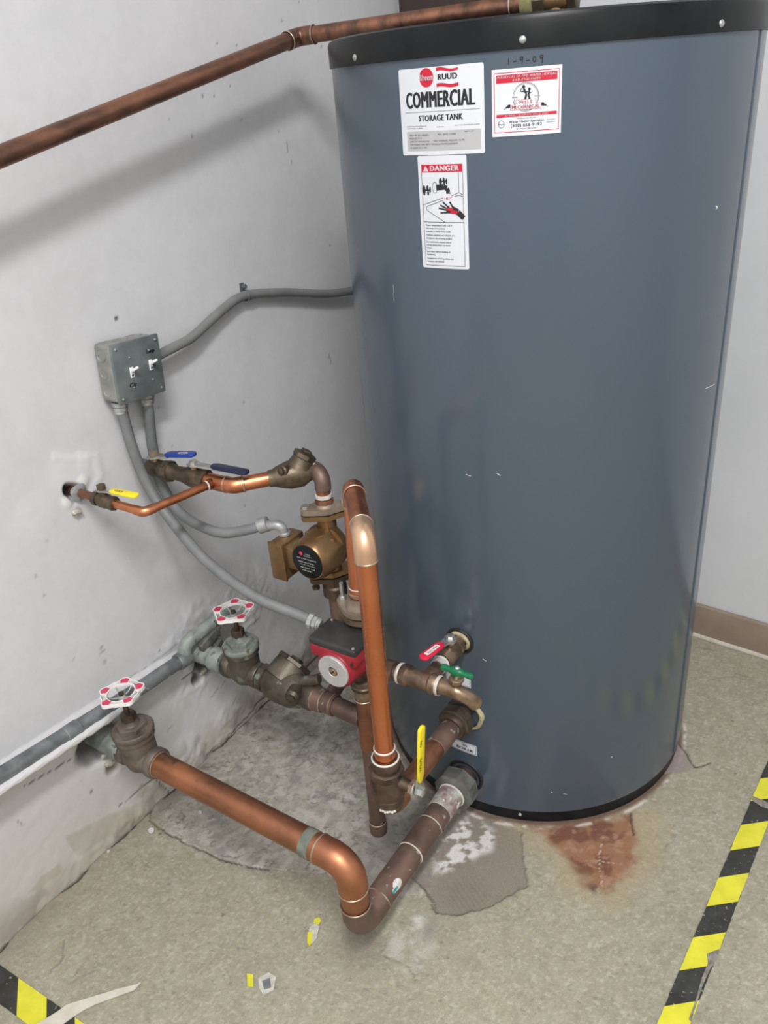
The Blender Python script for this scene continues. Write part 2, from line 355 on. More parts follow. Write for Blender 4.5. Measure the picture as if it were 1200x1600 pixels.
C = paint(C, ms*sm(.60, .68, fbm(X, Y, 55, 3, off=33)), (.42, .40, .37), .7)
Z += ms*.0018; C = paint(C, (1-sm(.0005, .0022, np.abs(ds-.001)))*sm(.3, .5, fbm(X, Y, 9, 2, off=2)), (.14, .125, .105), .5)
# grime round the riser; soft darker patches by the lower pipe
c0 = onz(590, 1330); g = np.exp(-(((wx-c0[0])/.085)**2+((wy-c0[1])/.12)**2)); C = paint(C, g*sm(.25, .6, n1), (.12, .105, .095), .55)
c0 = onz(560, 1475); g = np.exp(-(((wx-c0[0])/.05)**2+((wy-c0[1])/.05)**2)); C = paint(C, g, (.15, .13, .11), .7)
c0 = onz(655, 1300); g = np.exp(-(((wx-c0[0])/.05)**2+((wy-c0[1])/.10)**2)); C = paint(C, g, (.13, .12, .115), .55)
# smooth grey-brown patch in front of the tank
pat = FX((735, 1255), (790, 1284), (812, 1299), (822, 1350), (822, 1385), (790, 1403), (760, 1420), (705, 1432), (680, 1424), (664, 1395), (640, 1372), (655, 1340))
dp = poly_sd(wx, wy, pat); mp_ = 1-sm(-.002, .002, dp)
C = paint(C, mp_, (.20, .172, .142), .85); Z -= mp_*.003
C = paint(C, mp_*(.5+.5*np.sin((X*.5+Y*.87)*620+6*n1))*sm(.03, .0, np.hypot(wx-onz(730, 1400)[0], wy-onz(730, 1400)[1])-.03), (.14, .115, .095), .5)
C = paint(C, 1-sm(.0004, .0018, np.abs(dp)), (.10, .085, .07), .75)
eff = FX((700, 1290), (745, 1262), (778, 1300), (770, 1330), (740, 1350), (700, 1362), (672, 1372), (675, 1330)); de = poly_sd(wx, wy, eff)
C = paint(C, (1-sm(-.02, .006, de))*sm(.40, .55, fbm(X, Y, 48, 4, off=21)), (.62, .60, .58), .85)
eff = FX((600, 1470), (640, 1430), (690, 1445), (690, 1480), (650, 1530), (610, 1520)); de = poly_sd(wx, wy, eff)
C = paint(C, (1-sm(-.02, .006, de))*sm(.30, .55, fbm(X, Y, 38, 4, off=27)), (.47, .455, .42), .6)
c0 = onz(672, 1455); g = np.exp(-(((wx-c0[0])/.022)**2+((wy-c0[1])/.025)**2)); C = paint(C, g, (.17, .155, .125), .7)
c0 = onz(655, 1440); g = np.exp(-(((wx-c0[0])/.012)**2+((wy-c0[1])/.012)**2)); C = paint(C, g, (.56, .55, .52), .8)
# rust
halo = FX((790, 1288), (860, 1285), (985, 1262), (1040, 1268), (1035, 1330), (1020, 1380), (960, 1420), (880, 1400), (850, 1340)); dh = poly_sd(wx, wy, halo)
C = paint(C, 1-sm(-.03, .035, dh), (.36, .265, .14), .38)
rust = FX((820, 1290), (870, 1290), (940, 1278), (988, 1266), (998, 1300), (1004, 1340), (975, 1380), (940, 1395), (915, 1392), (912, 1365), (890, 1352), (872, 1330), (850, 1306)); dr = poly_sd(wx+(fbm(X, Y, 30, 3, off=60)-.5)*.03, wy+(fbm(X, Y, 30, 3, off=66)-.5)*.03, rust)
mr_ = 1-sm(-.022, .012, dr); C = paint(C, mr_, (.23, .085, .038), .80)
C = paint(C, mr_*sm(.50, .66, fbm(X, Y, 26, 4, off=41)), (.12, .045, .028), .8)
C = paint(C, mr_*sm(.60, .70, fbm(X, Y, 60, 3, off=44)), (.34, .20, .125), .6)
c0 = onz(930, 1388); g = np.exp(-(np.hypot(wx-c0[0], wy-c0[1])/.012)**2); C = paint(C, g*sm(.3, .6, n2), (.07, .04, .025), .9)
crack(FX((945, 1310), (936, 1335), (938, 1362), (940, 1385)), .0009, 0, (.55, .42, .33), .7)
crack(FX((930, 1345), (958, 1350)), .0007, 0, (.55, .42, .33), .6)
# dirt ring at the tank's foot
dt = np.hypot(X-.674, Y-1.572)-.375; C = paint(C, np.exp(-(np.clip(dt, 0, 1)/.008)**2)*sm(.1, .5, n1), (.10, .05, .035), .85)
C = paint(C, np.exp(-((dt-.012)/.004)**2)*sm(.48, .6, fbm(X, Y, 30, 3, off=77)), (.60, .54, .50), .8)
tri = FX((1062, 1165), (1072, 1175), (1088, 1198), (1060, 1208), (1035, 1212), (1050, 1190)); C = paint(C, 1-sm(-.003, .003, poly_sd(wx, wy, tri)), (.25, .205, .20), .8)
crack(FX((1062, 1163), (1074, 1178), (1087, 1198), (1110, 1193)), .0022, .004)
crack(FX((984, 1268), (986, 1285), (990, 1305)), .0022, .004)
crack(FX((236, 1262), (235, 1280), (262, 1302), (300, 1322), (360, 1347), (420, 1360)), .0015, .003)
crack(FX((520, 1372), (560, 1385), (610, 1410)), .001, .002, k=.5)
crack(FX((655, 1382), (680, 1410), (682, 1430)), .0012, .002, k=.6)
crack(FX((600, 1492), (640, 1512), (650, 1535)), .001, .002, k=.5)
crack(FX((1200, 1400), (1150, 1440), (1165, 1432)), .0008, .0, (.22, .20, .17), .8, .2)
crack(FX((80, 1518), (95, 1500), (100, 1470)), .0018, .001, (.15, .14, .12), .7)
crack(FX((110, 1535), (135, 1522), (150, 1516)), .003, .0, (.2, .185, .16), .7)
for a_, b_ in (((172, 1432), (200, 1420)), ((155, 1460), (180, 1446)), ((205, 1425), (215, 1418)), ((212, 1438), (222, 1434)), ((1120, 1060), (1180, 1062)), ((1085, 1012), (1120, 1018)), ((1150, 1055), (1180, 1058))):
    crack(FX(a_, b_), .0022, 0, (.17, .155, .13), .6, 1.5)
for q, rr in (((1143, 1128), .003), ((1150, 1208), .003), ((700, 1495), .002), ((1100, 1150), .002), ((345, 1430), .003), ((335, 1410), .002), ((250, 1300), .004)):
    c0 = onz(*q); C = paint(C, 1-sm(rr*.6, rr*1.4, np.hypot(wx-c0[0], wy-c0[1])), (.07, .06, .05), .8)
# dirt band and gap along the wall
gapx = (fbm(X*0, Y, 14, 4, off=55)-.5)*.03+.004
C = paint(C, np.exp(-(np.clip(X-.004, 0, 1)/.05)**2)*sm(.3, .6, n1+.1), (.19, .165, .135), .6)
mg = (1-sm(.002, .0055, np.abs(X-gapx)))*sm(.42, .5, fbm(X, Y, 6, 2, off=14)+.12)
C = paint(C, mg, (.035, .028, .022), .95); Z -= mg*.006
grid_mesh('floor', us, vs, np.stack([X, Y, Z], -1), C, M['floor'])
# ---- left wall, painted plaster over a low kerb
us = np.concatenate([[-2.6, -1.4, -.6, 0, .2], np.arange(.30, 2.2, .0042)]); vs = np.concatenate([np.arange(-.012, 1.74, .0042), [1.8, 2.0, 2.4, 3.0, 3.72]])
Y, Z = np.meshgrid(us, vs, indexing='ij'); WX = lambda *q: [onx(*p)[1:] for p in q]
wy = Y+(fbm(Y, Z, 25, 3, off=3)-.5)*.02; wz = Z+(fbm(Y, Z, 25, 3, off=13)-.5)*.02
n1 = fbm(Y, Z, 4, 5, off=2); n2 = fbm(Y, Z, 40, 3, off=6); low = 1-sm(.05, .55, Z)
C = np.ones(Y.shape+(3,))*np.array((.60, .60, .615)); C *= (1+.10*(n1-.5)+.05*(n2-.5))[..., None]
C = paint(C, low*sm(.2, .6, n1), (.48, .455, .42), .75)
X = (fbm(Y, Z, 6, 3, off=40)-.5)*.004+(n2-.5)*.0003*(1+4*low)
# lip: the upper plaster overhangs the kerb by 35 mm at its lower edge
lipz = .381-.10*(Y-.5); amp = .066*(1-sm(.78, 1.0, Y)*.85)*(1-sm(.98, 1.04, Y)); up_ = sm(-.0035, .0015, Z-lipz)*(1-sm(.015, .021, Z-lipz)); X = X+amp*up_
# rubble plaster by the far valve and swelling at the foot
rz = np.exp(-(((Y-1.16)/.16)**2+((Z-.30)/.10)**2)); X += rz*np.clip(fbm(Y, Z, 30, 5, off=61)-.42, 0, 1)*.035
C = paint(C, rz*sm(.5, .62, fbm(Y, Z, 24, 4, off=64)), (.34, .32, .285), .7)
ft = (1-sm(.015, .11, Z+(n1-.5)*.08)); X += ft*(.003+.020*np.clip(fbm(Y, Z, 20, 5, off=71)-.35, 0, 1))*sm(.3, .9, Y)
C = paint(C, ft*sm(.2, .5, n1+.12), (.42, .385, .33), .85); C = paint(C, ft*sm(.58, .64, fbm(Y, Z, 16, 3, off=81)), (.30, .27, .235), .7)
def wcrack(pl, wdt=.0016, dep=.002, col=(.07, .06, .055), k=.85, wob=.5):
    global C, X
    d = seg_dist(Y+(wy-Y)*wob, Z+(wz-Z)*wob, WX(*pl)); m = 1-sm(wdt*.5, wdt*1.6, d); C = paint(C, m, col, k); X = X-m*dep
def blot(q, r, col, k=.8, dep=0., rz_=None, soft=.5):
    global C, X
    c0 = onx(*q); d = np.hypot((wy-c0[1])/r, (wz-c0[2])/(rz_ or r)); m = 1-sm(1-soft, 1+soft, d); C = paint(C, m, col, k); X = X-m*dep
WH = (.69, .69, .70)
blot((120, 740), .06, WH, .6, -.001, .045); blot((130, 722), .02, (.72, .72, .72), .5, -.001); blot((60, 800), .04, WH, .35, -.001)
d = seg_dist(wy, wz, WX((85, 712), (150, 715), (158, 745), (145, 765))); X += (1-sm(.003, .012, d))*.0012; C = paint(C, 1-sm(.004, .012, d), (.70, .70, .70), .5)
blot((114, 768), .016, (.03, .026, .022), .95, .03); blot((103, 788), .010, (.66, .65, .63), .9, -.003); blot((128, 753), .013, (.70, .69, .66), .9, -.003)
blot((152, 1163), .044, (.05, .042, .035), .92, .035, .04); blot((178, 1195), .016, (.22, .18, .14), .9, .01); blot((120, 1165), .014, (.42, .39, .35), .8, -.004)
blot((322, 1030), .038, (.07, .055, .045), .9, .03, .034); blot((308, 1062), .014, (.06, .05, .04), .9, .015)
wcrack([(130, 1150), (125, 1172), (118, 1182), (90, 1200), (40, 1228)], .0013); wcrack([(118, 1182), (135, 1170)], .0012)
wcrack([(285, 1060), (300, 1050), (330, 1030)], .002); wcrack([(200, 1060), (240, 1035), (300, 985), (345, 960)], .0009, .0, (.33, .31, .28), .7)
wcrack([(320, 1180), (345, 1160), (372, 1132), (400, 1100), (425, 1082)], .002, .003)
wcrack([(185, 1260), (215, 1238), (240, 1215), (262, 1235)], .0014)
for q, r, k in (((184, 497), .0045, .95), ((371, 69), .002, .7), ((337, 149), .003, .8), ((339, 68), .002, .8), ((316, 148), .0035, .7), ((352, 119), .003, .5), ((362, 131), .002, .7), ((304, 215), .003, .9), ((267, 187), .002, .8), ((435, 180), .002, .8), ((436, 205), .002, .5), ((378, 185), .002, .6), ((441, 32), .003, .5), ((469, 7), .0025, .6), ((502, 74), .002, .7),
                ((249, 634), .0025, .8), ((381, 790), .002, .7), ((426, 878), .002, .6), ((424, 893), .0025, .6), ((516, 380), .002, .5), ((143, 1236), .004, .75), ((246, 1017), .002, .8), ((160, 1013), .005, .45), ((165, 1035), .005, .35), ((115, 1028), .004, .3), ((92, 226), .002, .5), ((68, 930), .004, .4), ((380, 628), .003, .35), ((514, 560), .003, .7), ((270, 695), .0025, .5), ((55, 905), .004, .35), ((75, 845), .003, .3)):
    blot(q, r, (.07, .065, .065), k, .0008)
for q in ([(514, 553), (517, 570)], [(448, 222), (450, 235)], [(455, 250), (456, 256)], [(165, 1016), (158, 1022)], [(25, 1282), (35, 1290)], [(270, 1135), (262, 1143)], [(345, 1075), (352, 1062)], [(329, 1090), (342, 1072)], [(362, 1102), (368, 1088)]):
    wcrack(q, .0018, 0, (.2, .19, .18), .6)
for pl in ([(62, 1372), (92, 1350), (96, 1362), (60, 1390), (45, 1395)], [(100, 1310), (235, 1245), (245, 1262), (120, 1335)], [(215, 1245), (222, 1225), (232, 1228), (224, 1252)]):
    C = paint(C, 1-sm(-.002, .004, poly_sd(wy, wz, WX(*pl))), (.36, .32, .265), .55)
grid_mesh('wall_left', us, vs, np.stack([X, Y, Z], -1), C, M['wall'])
# ---- the rest of the room
def struct(name, mb, m, kind='structure'):
    o = mb.build(name, m); o['kind'] = kind; return o
bd = nrm(A(1.15, -.103, 0)); bn = A(bd[1], -bd[0], 0)   # back wall runs slightly towards the camera
B0 = A(0, 2.193, 0)
struct('wall_back', MB().box(B0+bd*1.72-bn*.052+A(0, 0, 1.84), (1.80, .05, 1.88), (bd, -bn, A(0, 0, 1))), 'wall_back')
struct('wall_right', MB().box((3.45, -.2, 1.84), (.05, 2.6, 1.88)), 'room_wall')
struct('wall_front', MB().box((1.7, -2.65, 1.84), (1.75, .05, 1.88)), 'room_wall')
struct('ceiling', MB().box((1.7, -.2, 3.76), (1.85, 2.6, .05)), 'room_wall')
mb = MB(); mb.box(B0+bd*1.70+bn*.008+A(0, 0, .054), (1.68, .008, .054), (bd, -bn, A(0, 0, 1)), .003)
bb = struct('baseboard_back', mb, 'baseboard')
mb = MB(); mb.box(B0+bd*1.70+bn*.012+A(0, 0, .006), (1.68, .012, .006), (bd, -bn, A(0, 0, 1)), .004)
mb.build('sealant_bead', 'cream', bb)
# ================================================================== OBJECTS
TC = np.array([.6742, 1.5722, 0.]); TR = .375; TH = 1.587
tank = empty('storage_tank', TC, 'tall slate grey cylindrical commercial storage tank with black rims standing in the corner', 'storage tank')
M['tank_shell_edge'] = M['tank']
MB().lathe(TC, (0, 0, 1), [(.030, TR-.006), (.034, TR-.001), (.038, TR), (1.56, TR)], 160, cap=False).build('shell', 'tank', tank)
MB().lathe(TC, (0, 0, 1), [(0, TR-.010), (.002, TR-.004), (.036, TR-.004), (.037, TR-.02)], 160).build('bottom_rim', 'black', tank, 'glossy black rim at the foot')
MB().lathe(TC, (0, 0, 1), [(1.5435, TR+.0005), (1.544, TR+.0035), (1.578, TR+.0035), (1.584, TR+.001), (1.587, TR-.005), (1.587, TR-.02), (1.583, TR-.03), (1.581, .02)], 160).build('top_rim', 'black', tank, 'black rim cap screwed round the top')
# rolled seam where the jacket sheet closes
a_ = math.radians(-2.5); p = TC+A(math.cos(a_), math.sin(a_), 0)*TR
MB().cyl(p+A(0, 0, .038), p+A(0, 0, 1.545), .0022, 10).build('jacket_seam', 'tank', tank)
def cylpt(deg, z, off=0.): a = math.radians(deg); return TC+A(math.cos(a)*(TR+off), math.sin(a)*(TR+off), z)
def screw(root, p, d, r=.0045, m='steel', name='screw'):
    mb = MB(); mb.lathe(np.asarray(p), d, [(-.001, r), (.0006, r), (.0022, r*.75), (.0028, r*.3)], 14)
    S, T, D = basis(d); mb.box(np.asarray(p)+D*.0028, (r*.55, r*.12, .0004), (S, T, D)); return mb.build(name, m, root)
for k in range(-1, 2):
    a = -70.3+46.5*k; screw(tank, cylpt(a, 1.5545, .0035), A(math.cos(math.radians(a)), math.sin(math.radians(a)), 0), .0052)
screw(tank, cylpt(-70.5, .019, -.004), A(math.cos(math.radians(-70.5)), math.sin(math.radians(-70.5)), 0), .0045)
# ---- flat print wrapped round the jacket: u metres round from `deg`, v metres up from z
class Wrap:
    def __init__(s, deg, z, tilt=0.): s.deg = deg; s.z = z; s.tilt = tilt
    def pt(s, u, v, off):
        c, t = math.cos(s.tilt), math.sin(s.tilt); u, v = u*c-v*t, u*t+v*c
        a = math.radians(s.deg)+u/TR; return TC+A(math.cos(a)*(TR+off), math.sin(a)*(TR+off), s.z+v)
def cutmesh(bm, step=.012):     # slice along u so the sheet can follow the curve
    us_ = [v.co.x for v in bm.verts]; x = math.floor(min(us_)/step)*step
    while x < max(us_):
        bmesh.ops.bisect_plane(bm, geom=bm.verts[:]+bm.edges[:]+bm.faces[:], plane_co=(x, 0, 0), plane_no=(1, 0, 0)); x += step
def bm_obj(bm, wrap, off, m, parent, name, label=None):
    cutmesh(bm)
    for v in bm.verts: v.co = Vector(wrap.pt(v.co.x, v.co.y, off)-origin(parent))
    me = bpy.data.meshes.new(name); bm.to_mesh(me); bm.free(); me.materials.append(M[m])
    o = bpy.data.objects.new(name, me); COL.objects.link(o); o.parent = parent; PROPS[o.name] = origin(parent)
    if label: o['label'] = label
    return o
def poly_bm(polys):
    bm = bmesh.new()
    for pl in polys:
        f = bm.faces.new([bm.verts.new((x, y, 0)) for x, y in pl])
        if f.calc_area() and f.normal.z < 0: f.normal_flip()
    return bm
def rrect(x0, y0, x1, y1, r=.003, n=4):
    out = []
    for cx, cy, a0 in ((x1-r, y1-r, 0), (x0+r, y1-r, 90), (x0+r, y0+r, 180), (x1-r, y0+r, 270)):
        for k in range(n+1): a = math.radians(a0+90*k/n); out.append((cx+r*math.cos(a), cy+r*math.sin(a)))
    return out
def disc(cx, cy, rx, ry, n=28): return [(cx+rx*math.cos(2*PI*k/n), cy+ry*math.sin(2*PI*k/n)) for k in range(n)]
def rect(x0, y0, x1, y1): return [(x0, y0), (x1, y0), (x1, y1), (x0, y1)]
def line(x0, y0, x1, y1, w):
    d = math.hypot(x1-x0, y1-y0); nx, ny = -(y1-y0)/d*w/2, (x1-x0)/d*w/2
    return [(x0+nx, y0+ny), (x1+nx, y1+ny), (x1-nx, y1-ny), (x0-nx, y0-ny)][::-1]
def pline(pts, w): return [line(*a, *b, w) for a, b in zip(pts[:-1], pts[1:])]
def text_bm(items):     # (string, x, y, height, width or None, align, bold, shear)
    bm = bmesh.new(); ex = []
    for s, x, y, h, wd, al, bold, shear in items:      # bold = the same glyphs struck side by side
        k = int(round(bold/.005)) if bold > .012 else 0
        ex += [(s, x+(j-k/2)*h*.017, y, h, wd and wd-k*h*.017, al, 0, shear) for j in range(k+1)] if k else [(s, x, y, h, wd, al, 0, shear)]
    for s, x, y, h, wd, al, bold, shear in ex:
        cu = bpy.data.curves.new('t', 'FONT'); cu.body = s; cu.size = 1; cu.space_character = 1.07; cu.offset = bold; cu.shear = shear; cu.resolution_u = 2; cu.align_x = 'LEFT'
        ob = bpy.data.objects.new('t', cu); COL.objects.link(ob); dg = bpy.context.evaluated_depsgraph_get(); me = bpy.data.meshes.new_from_object(ob.evaluated_get(dg))
        if len(me.vertices):
            co = np.empty(len(me.vertices)*3); me.vertices.foreach_get('co', co); co = co.reshape(-1, 3)
            x0, x1 = co[:, 0].min(), co[:, 0].max(); sy = h/.73; sx = sy if wd is None else wd/(x1-x0); W = (x1-x0)*sx
            ox = x - (W/2 if al == 'C' else (W if al == 'R' else 0))
            co[:, 0] = (co[:, 0]-x0)*sx+ox; co[:, 1] = co[:, 1]*sy+y; co[:, 2] = 0; me.vertices.foreach_set('co', co.reshape(-1)); bm.from_mesh(me)
        bpy.data.objects.remove(ob); bpy.data.curves.remove(cu); bpy.data.meshes.remove(me)
    return bm
T_ = lambda s, x, y, h, wd=None, al='C', b=0., sh=0.: (s, x, y, h, wd, al, b, sh)
# --- big commercial label: 145 x 120 mm
W1 = Wrap(-101.0, 1.411)
lb = bm_obj(poly_bm([rrect(0, 0, .145, .120)]), W1, .0007, 'label_white', tank, 'rating_label', 'large white label reading COMMERCIAL STORAGE TANK')
bm_obj(poly_bm([rrect(.011, .006, .139, .034, .002)]), W1, .0009, 'label_grey', lb, 'data_panel')
bm_obj(poly_bm([disc(.0525, .1065, .0125, .0128)]), W1, .0010, 'ink_red', lb, 'red_emblem')
wv = lambda x, a, ph: a*math.sin((x-.070)/.036*2*PI+ph)
top_ = [(.070+.0045*k, .1135+wv(.070+.0045*k, .0012, .4)) for k in range(9)]
up_ = [(x, y+.0045-.0002*k) for k, (x, y) in enumerate(top_)]
bot_ = [(x, y-.0165) for x, y in top_]; bo2 = [(x, y-.0045) for x, y in bot_]
bm_obj(poly_bm([top_+up_[::-1], bo2+bot_[::-1]]), W1, .0010, 'ink_red', lb, 'red_banner')
bm_obj(text_bm([T_('Rheem', .0525, .1030, .0085, .0235, b=.015)]), W1, .0013, 'label_white', lb, 'print')
bm_obj(text_bm([T_('RUUD', .0885, .1025, .0080, .032, b=.045), T_('COMMERCIAL', .0720, .0665, .0230, .119, b=.030), T_('STORAGE TANK', .0735, .0480, .0085, .076, b=.035),
    T_('RHEEM MANUFACTURING CO.', .012, .0405, .0016, .038, 'L'), T_('MONTGOMERY, ALABAMA', .012, .0375, .0016, .030, 'L'), T_('PRINTED IN USA', .067, .0385, .0014, .013, 'L'), T_('RUUD WATER HEATER DIVISION, ALABAMA', .098, .0395, .0015, .040, 'L'),
    T_('MADE IN USA', .128, .0305, .0018, .015, 'R', .01)]), W1, .0011, 'ink', lb, 'print')
bm_obj(poly_bm([rect(.010, .0605, .138, .0609)]), W1, .0011, 'ink_grey', lb, 'rule')
bm_obj(text_bm([T_('SERIAL NO. RR 1108S00481', .016, .0275, .0026, .036, 'L', .01), T_('MFG. DATE 11/2008', .069, .0275, .0026, .030, 'L', .01), T_('MODEL NO. ST120', .016, .0232, .0026, .023, 'L', .01),
    T_('CAPACITY 119.90 GALLONS', .016, .0185, .0026, .037, 'L', .01), T_('MAX. WORKING PRESSURE 150 PSI', .061, .0185, .0026, .052, 'L', .01), T_('THIS STORAGE TANK MEETS THE INSULATION REQUIREMENTS', .016, .0140, .0026, .086, 'L', .01), T_('OF ASHRAE 90.1-B 1989', .016, .0095, .0026, .032, 'L', .01)]), W1, .0012, 'ink_grey', lb, 'print')
# --- danger label 86 x 168 mm
W2 = Wrap(-96.6, 1.239)
M['label_plain'] = flatmat('label_plain', (.72, .72, .74), .4)
ld = bm_obj(poly_bm([rrect(0, 0, .0865, .171)]), W2, .0006, 'label_white', tank, 'danger_label', 'tall white DANGER label with a red header and scalding tap drawing')
bm_obj(poly_bm([rect(.0065, .147, .0795, .1585)]), W2, .0008, 'ink_red', ld, 'header_band')
bm_obj(poly_bm([[(.010, .1485), (.020, .1485), (.015, .1565)]]), W2, .0010, 'label_white', ld, 'warning_triangle')
bm_obj(poly_bm([rect(.0146, .1512, .0154, .1545), rect(.0146, .1495, .0154, .1504)]), W2, .0011, 'ink_red', ld, 'mark')
bm_obj(text_bm([T_('DANGER', .0235, .1492, .0078, .051, 'L', .045)]), W2, .0010, 'label_white', ld, 'header_print')
L2 = []; lw = .0007
L2 += pline([(.0065, .147), (.0065, .0045), (.0795, .0045), (.0795, .147)], lw)+pline([(.0065, .0725), (.0795, .0725)], lw)
L2 += pline([(.0725, .147), (.0725, .117)], lw)+pline([(.0065, .0985), (.045, .1095)], lw)+pline([(.060, .1125), (.0725, .117), (.0795, .1135)], lw)
L2 += pline([(.044, .1055), (.0145, .0965), (.0125, .0935), (.014, .0905), (.047, .0725)], lw)+pline([(.064, .111), (.0725, .1135), (.0795, .1105)], lw)
for k in range(4): L2 += pline([(.0515+.002*k, .0985), (.0525+.0022*k, .0915)], .0004)
L2 += [disc(.0100, .1205, .0028, .0078, 18), disc(.0165, .1245, .0020, .0035, 12), disc(.0175, .1165, .0020, .0035, 12), disc(.0215, .1215, .0018, .0045, 12)] + pline([(.010, .1205), (.023, .121)], .0022)
L2 += [disc(.041, .1335, .0026, .0052, 16), disc(.047, .1365, .0018, .003, 12), disc(.048, .1305, .0018, .003, 12), disc(.052, .1335, .0017, .0045, 12)] + pline([(.041, .1335), (.053, .134)], .0022)
L2 += pline([(.033, .1245), (.046, .1255)], .0085)+pline([(.046, .1255), (.0525, .1235), (.0545, .1175)], .0072)+pline([(.0505, .1165), (.0580, .1165)], .0018)
a0 = disc(.0305, .1245, .0045, .0080, 24); L2 += pline(a0+[a0[0]], .0008)
L2 += pline([(.0795, .079), (.070, .088)], .0085)+pline([(.070, .088), (.060, .0925)], .0095)+pline([(.063, .0925), (.056, .1035)], .0026)+pline([(.055, .094), (.044, .1035)], .0024)+pline([(.053, .0925), (.039, .0985)], .0024)+pline([(.053, .0905), (.036, .0940)], .0024)+pline([(.056, .0875), (.039, .0870)], .0024)+pline([(.050, .0915), (.062, .0890)], .0075)
bm_obj(poly_bm(L2), W2, .0009, 'ink', ld, 'tap_and_hand_drawing')
bm_obj(poly_bm([disc(.056, .0925, .0062, .0024, 20), disc(.0635, .0882, .0065, .0026, 20)]), W2, .0012, 'ink_red', ld, 'scald_mark')
bm_obj(text_bm([T_('HOT', .0540, .1065, .0042, .013)]), W2, .0011, 'ink_red', ld, 'hot_print')
tx = ['Water temperature over 125\u00b0F', 'can cause severe burns', 'instantly or death from scalds.', '', 'Children, disabled and elderly are', 'at highest risk of being scalded.', '', 'See instruction manual before', 'setting temperature at water', 'heater.', '', 'Feel water before bathing or', 'showering.', '', 'Temperature limiting valves are', 'available, see manual.']
items = []; yy = .0665
for s in tx:
    if not s: yy += .0030; yy -= .0012; continue
    items.append(T_(s, .0100, yy, .0026, None, 'L', .014)); yy -= .0047
    if tx.index(s)+1 < len(tx) and not tx[tx.index(s)+1]: yy -= .0030
bm_obj(text_bm(items), W2, .0010, 'ink', ld, 'small_print')
# --- installer's sticker 100 x 88 mm
W3 = Wrap(-77.1, 1.432, .0)
ls = bm_obj(poly_bm([rect(0, 0, .0995, .088)]), W3, .0007, 'label_white', tank, 'service_sticker', 'square white and red service company sticker')
R3 = pline([(.0035, .0055), (.096, .0055), (.096, .083), (.0035, .083), (.0035, .0055)], .0009)+[rect(.0065, .070, .093, .0805), rect(.0065, .0255, .093, .0295)]
bm_obj(poly_bm(R3), W3, .0009, 'ink_red', ls, 'red_bands')
bm_obj(text_bm([T_('PURVEYORS OF FINE WATER HEATERS', .0498, .0762, .0032, .084, b=.02, sh=.2), T_('& RELATED PARTS', .0498, .0717, .0032, .040, b=.02, sh=.2)]), W3, .0011, 'label_white', ls, 'band_print')
bm_obj(text_bm([T_('A FAMILY BUSINESS SINCE 1904', .0498, .0263, .0024, .062, b=.02)]), W3, .0011, 'label_white', ls, 'band_print')
c3 = [(.049+.0185*math.cos(2*PI*k/32), .0505+.0185*math.sin(2*PI*k/32)) for k in range(33)]; c4 = [(.049+.0170*math.cos(2*PI*k/32), .0505+.0170*math.sin(2*PI*k/32)) for k in range(33)]
K3 = pline(c3, .0006)+pline(c4, .0003)+[disc(.046, .0635, .0022, .0026, 14), disc(.054, .0600, .0020, .0022, 14)]+pline([(.046, .061), (.050, .054), (.048, .047)], .0030)+pline([(.054, .058), (.053, .052), (.055, .046)], .0026)+pline([(.043, .062), (.041, .058), (.047, .057)], .0012)+pline([(.050, .057), (.057, .055)], .0010)
K3 += [disc(.0235, .0385, .0040, .0012, 12), disc(.0255, .0405, .0030, .0014, 12), disc(.0745, .0385, .0040, .0012, 12), disc(.0725, .0405, .0030, .0014, 12)]+pline([(.017, .036), (.028, .040)], .0007)+pline([(.081, .036), (.070, .040)], .0007)
a0 = disc(.0135, .0165, .0045, .0048, 24); K3 += pline(a0+[a0[0]], .0006)
bm_obj(poly_bm(K3), W3, .0009, 'ink', ls, 'round_crest')
bm_obj(poly_bm([rect(.035, .0410, .063, .0470), rect(.027, .0345, .071, .0412)]), W3, .0011, 'label_white', ls, 'name_ribbon')
bm_obj(poly_bm(pline([(.035, .0412), (.035, .0470), (.063, .0470), (.063, .0412), (.071, .0412), (.071, .0345), (.027, .0345), (.027, .0412), (.035, .0412)], .0004)), W3, .0012, 'ink_red', ls, 'ribbon_outline')
bm_obj(text_bm([T_('MILLS', .049, .0420, .0042, .018, b=.02), T_('MECHANICAL', .049, .0356, .0046, .040, b=.02)]), W3, .0013, 'ink_red', ls, 'name_print')
bm_obj(text_bm([T_('Commercial Boiler', .050, .0222, .0018, .028), T_('Water Heater Specialist', .050, .0176, .0030, .050, b=.014), T_('(510) 656-9192', .050, .0120, .0042, .045, b=.018), T_('24 Hour Service', .050, .0083, .0022, .028, b=.005)]), W3, .0011, 'ink', ls, 'print')
for it in ([T_('Rheem', .0135, .0153, .0026, .0080)], [T_('American', .0850, .0180, .0018, .012, sh=.3), T_('Standard', .0850, .0150, .0018, .012, sh=.3)], [T_('Quality', .0335, .0500, .0016, .008)], [T_('Service', .0655, .0500, .0016, .008)]): bm_obj(text_bm(it), W3, .0011, 'ink', ls, 'print')
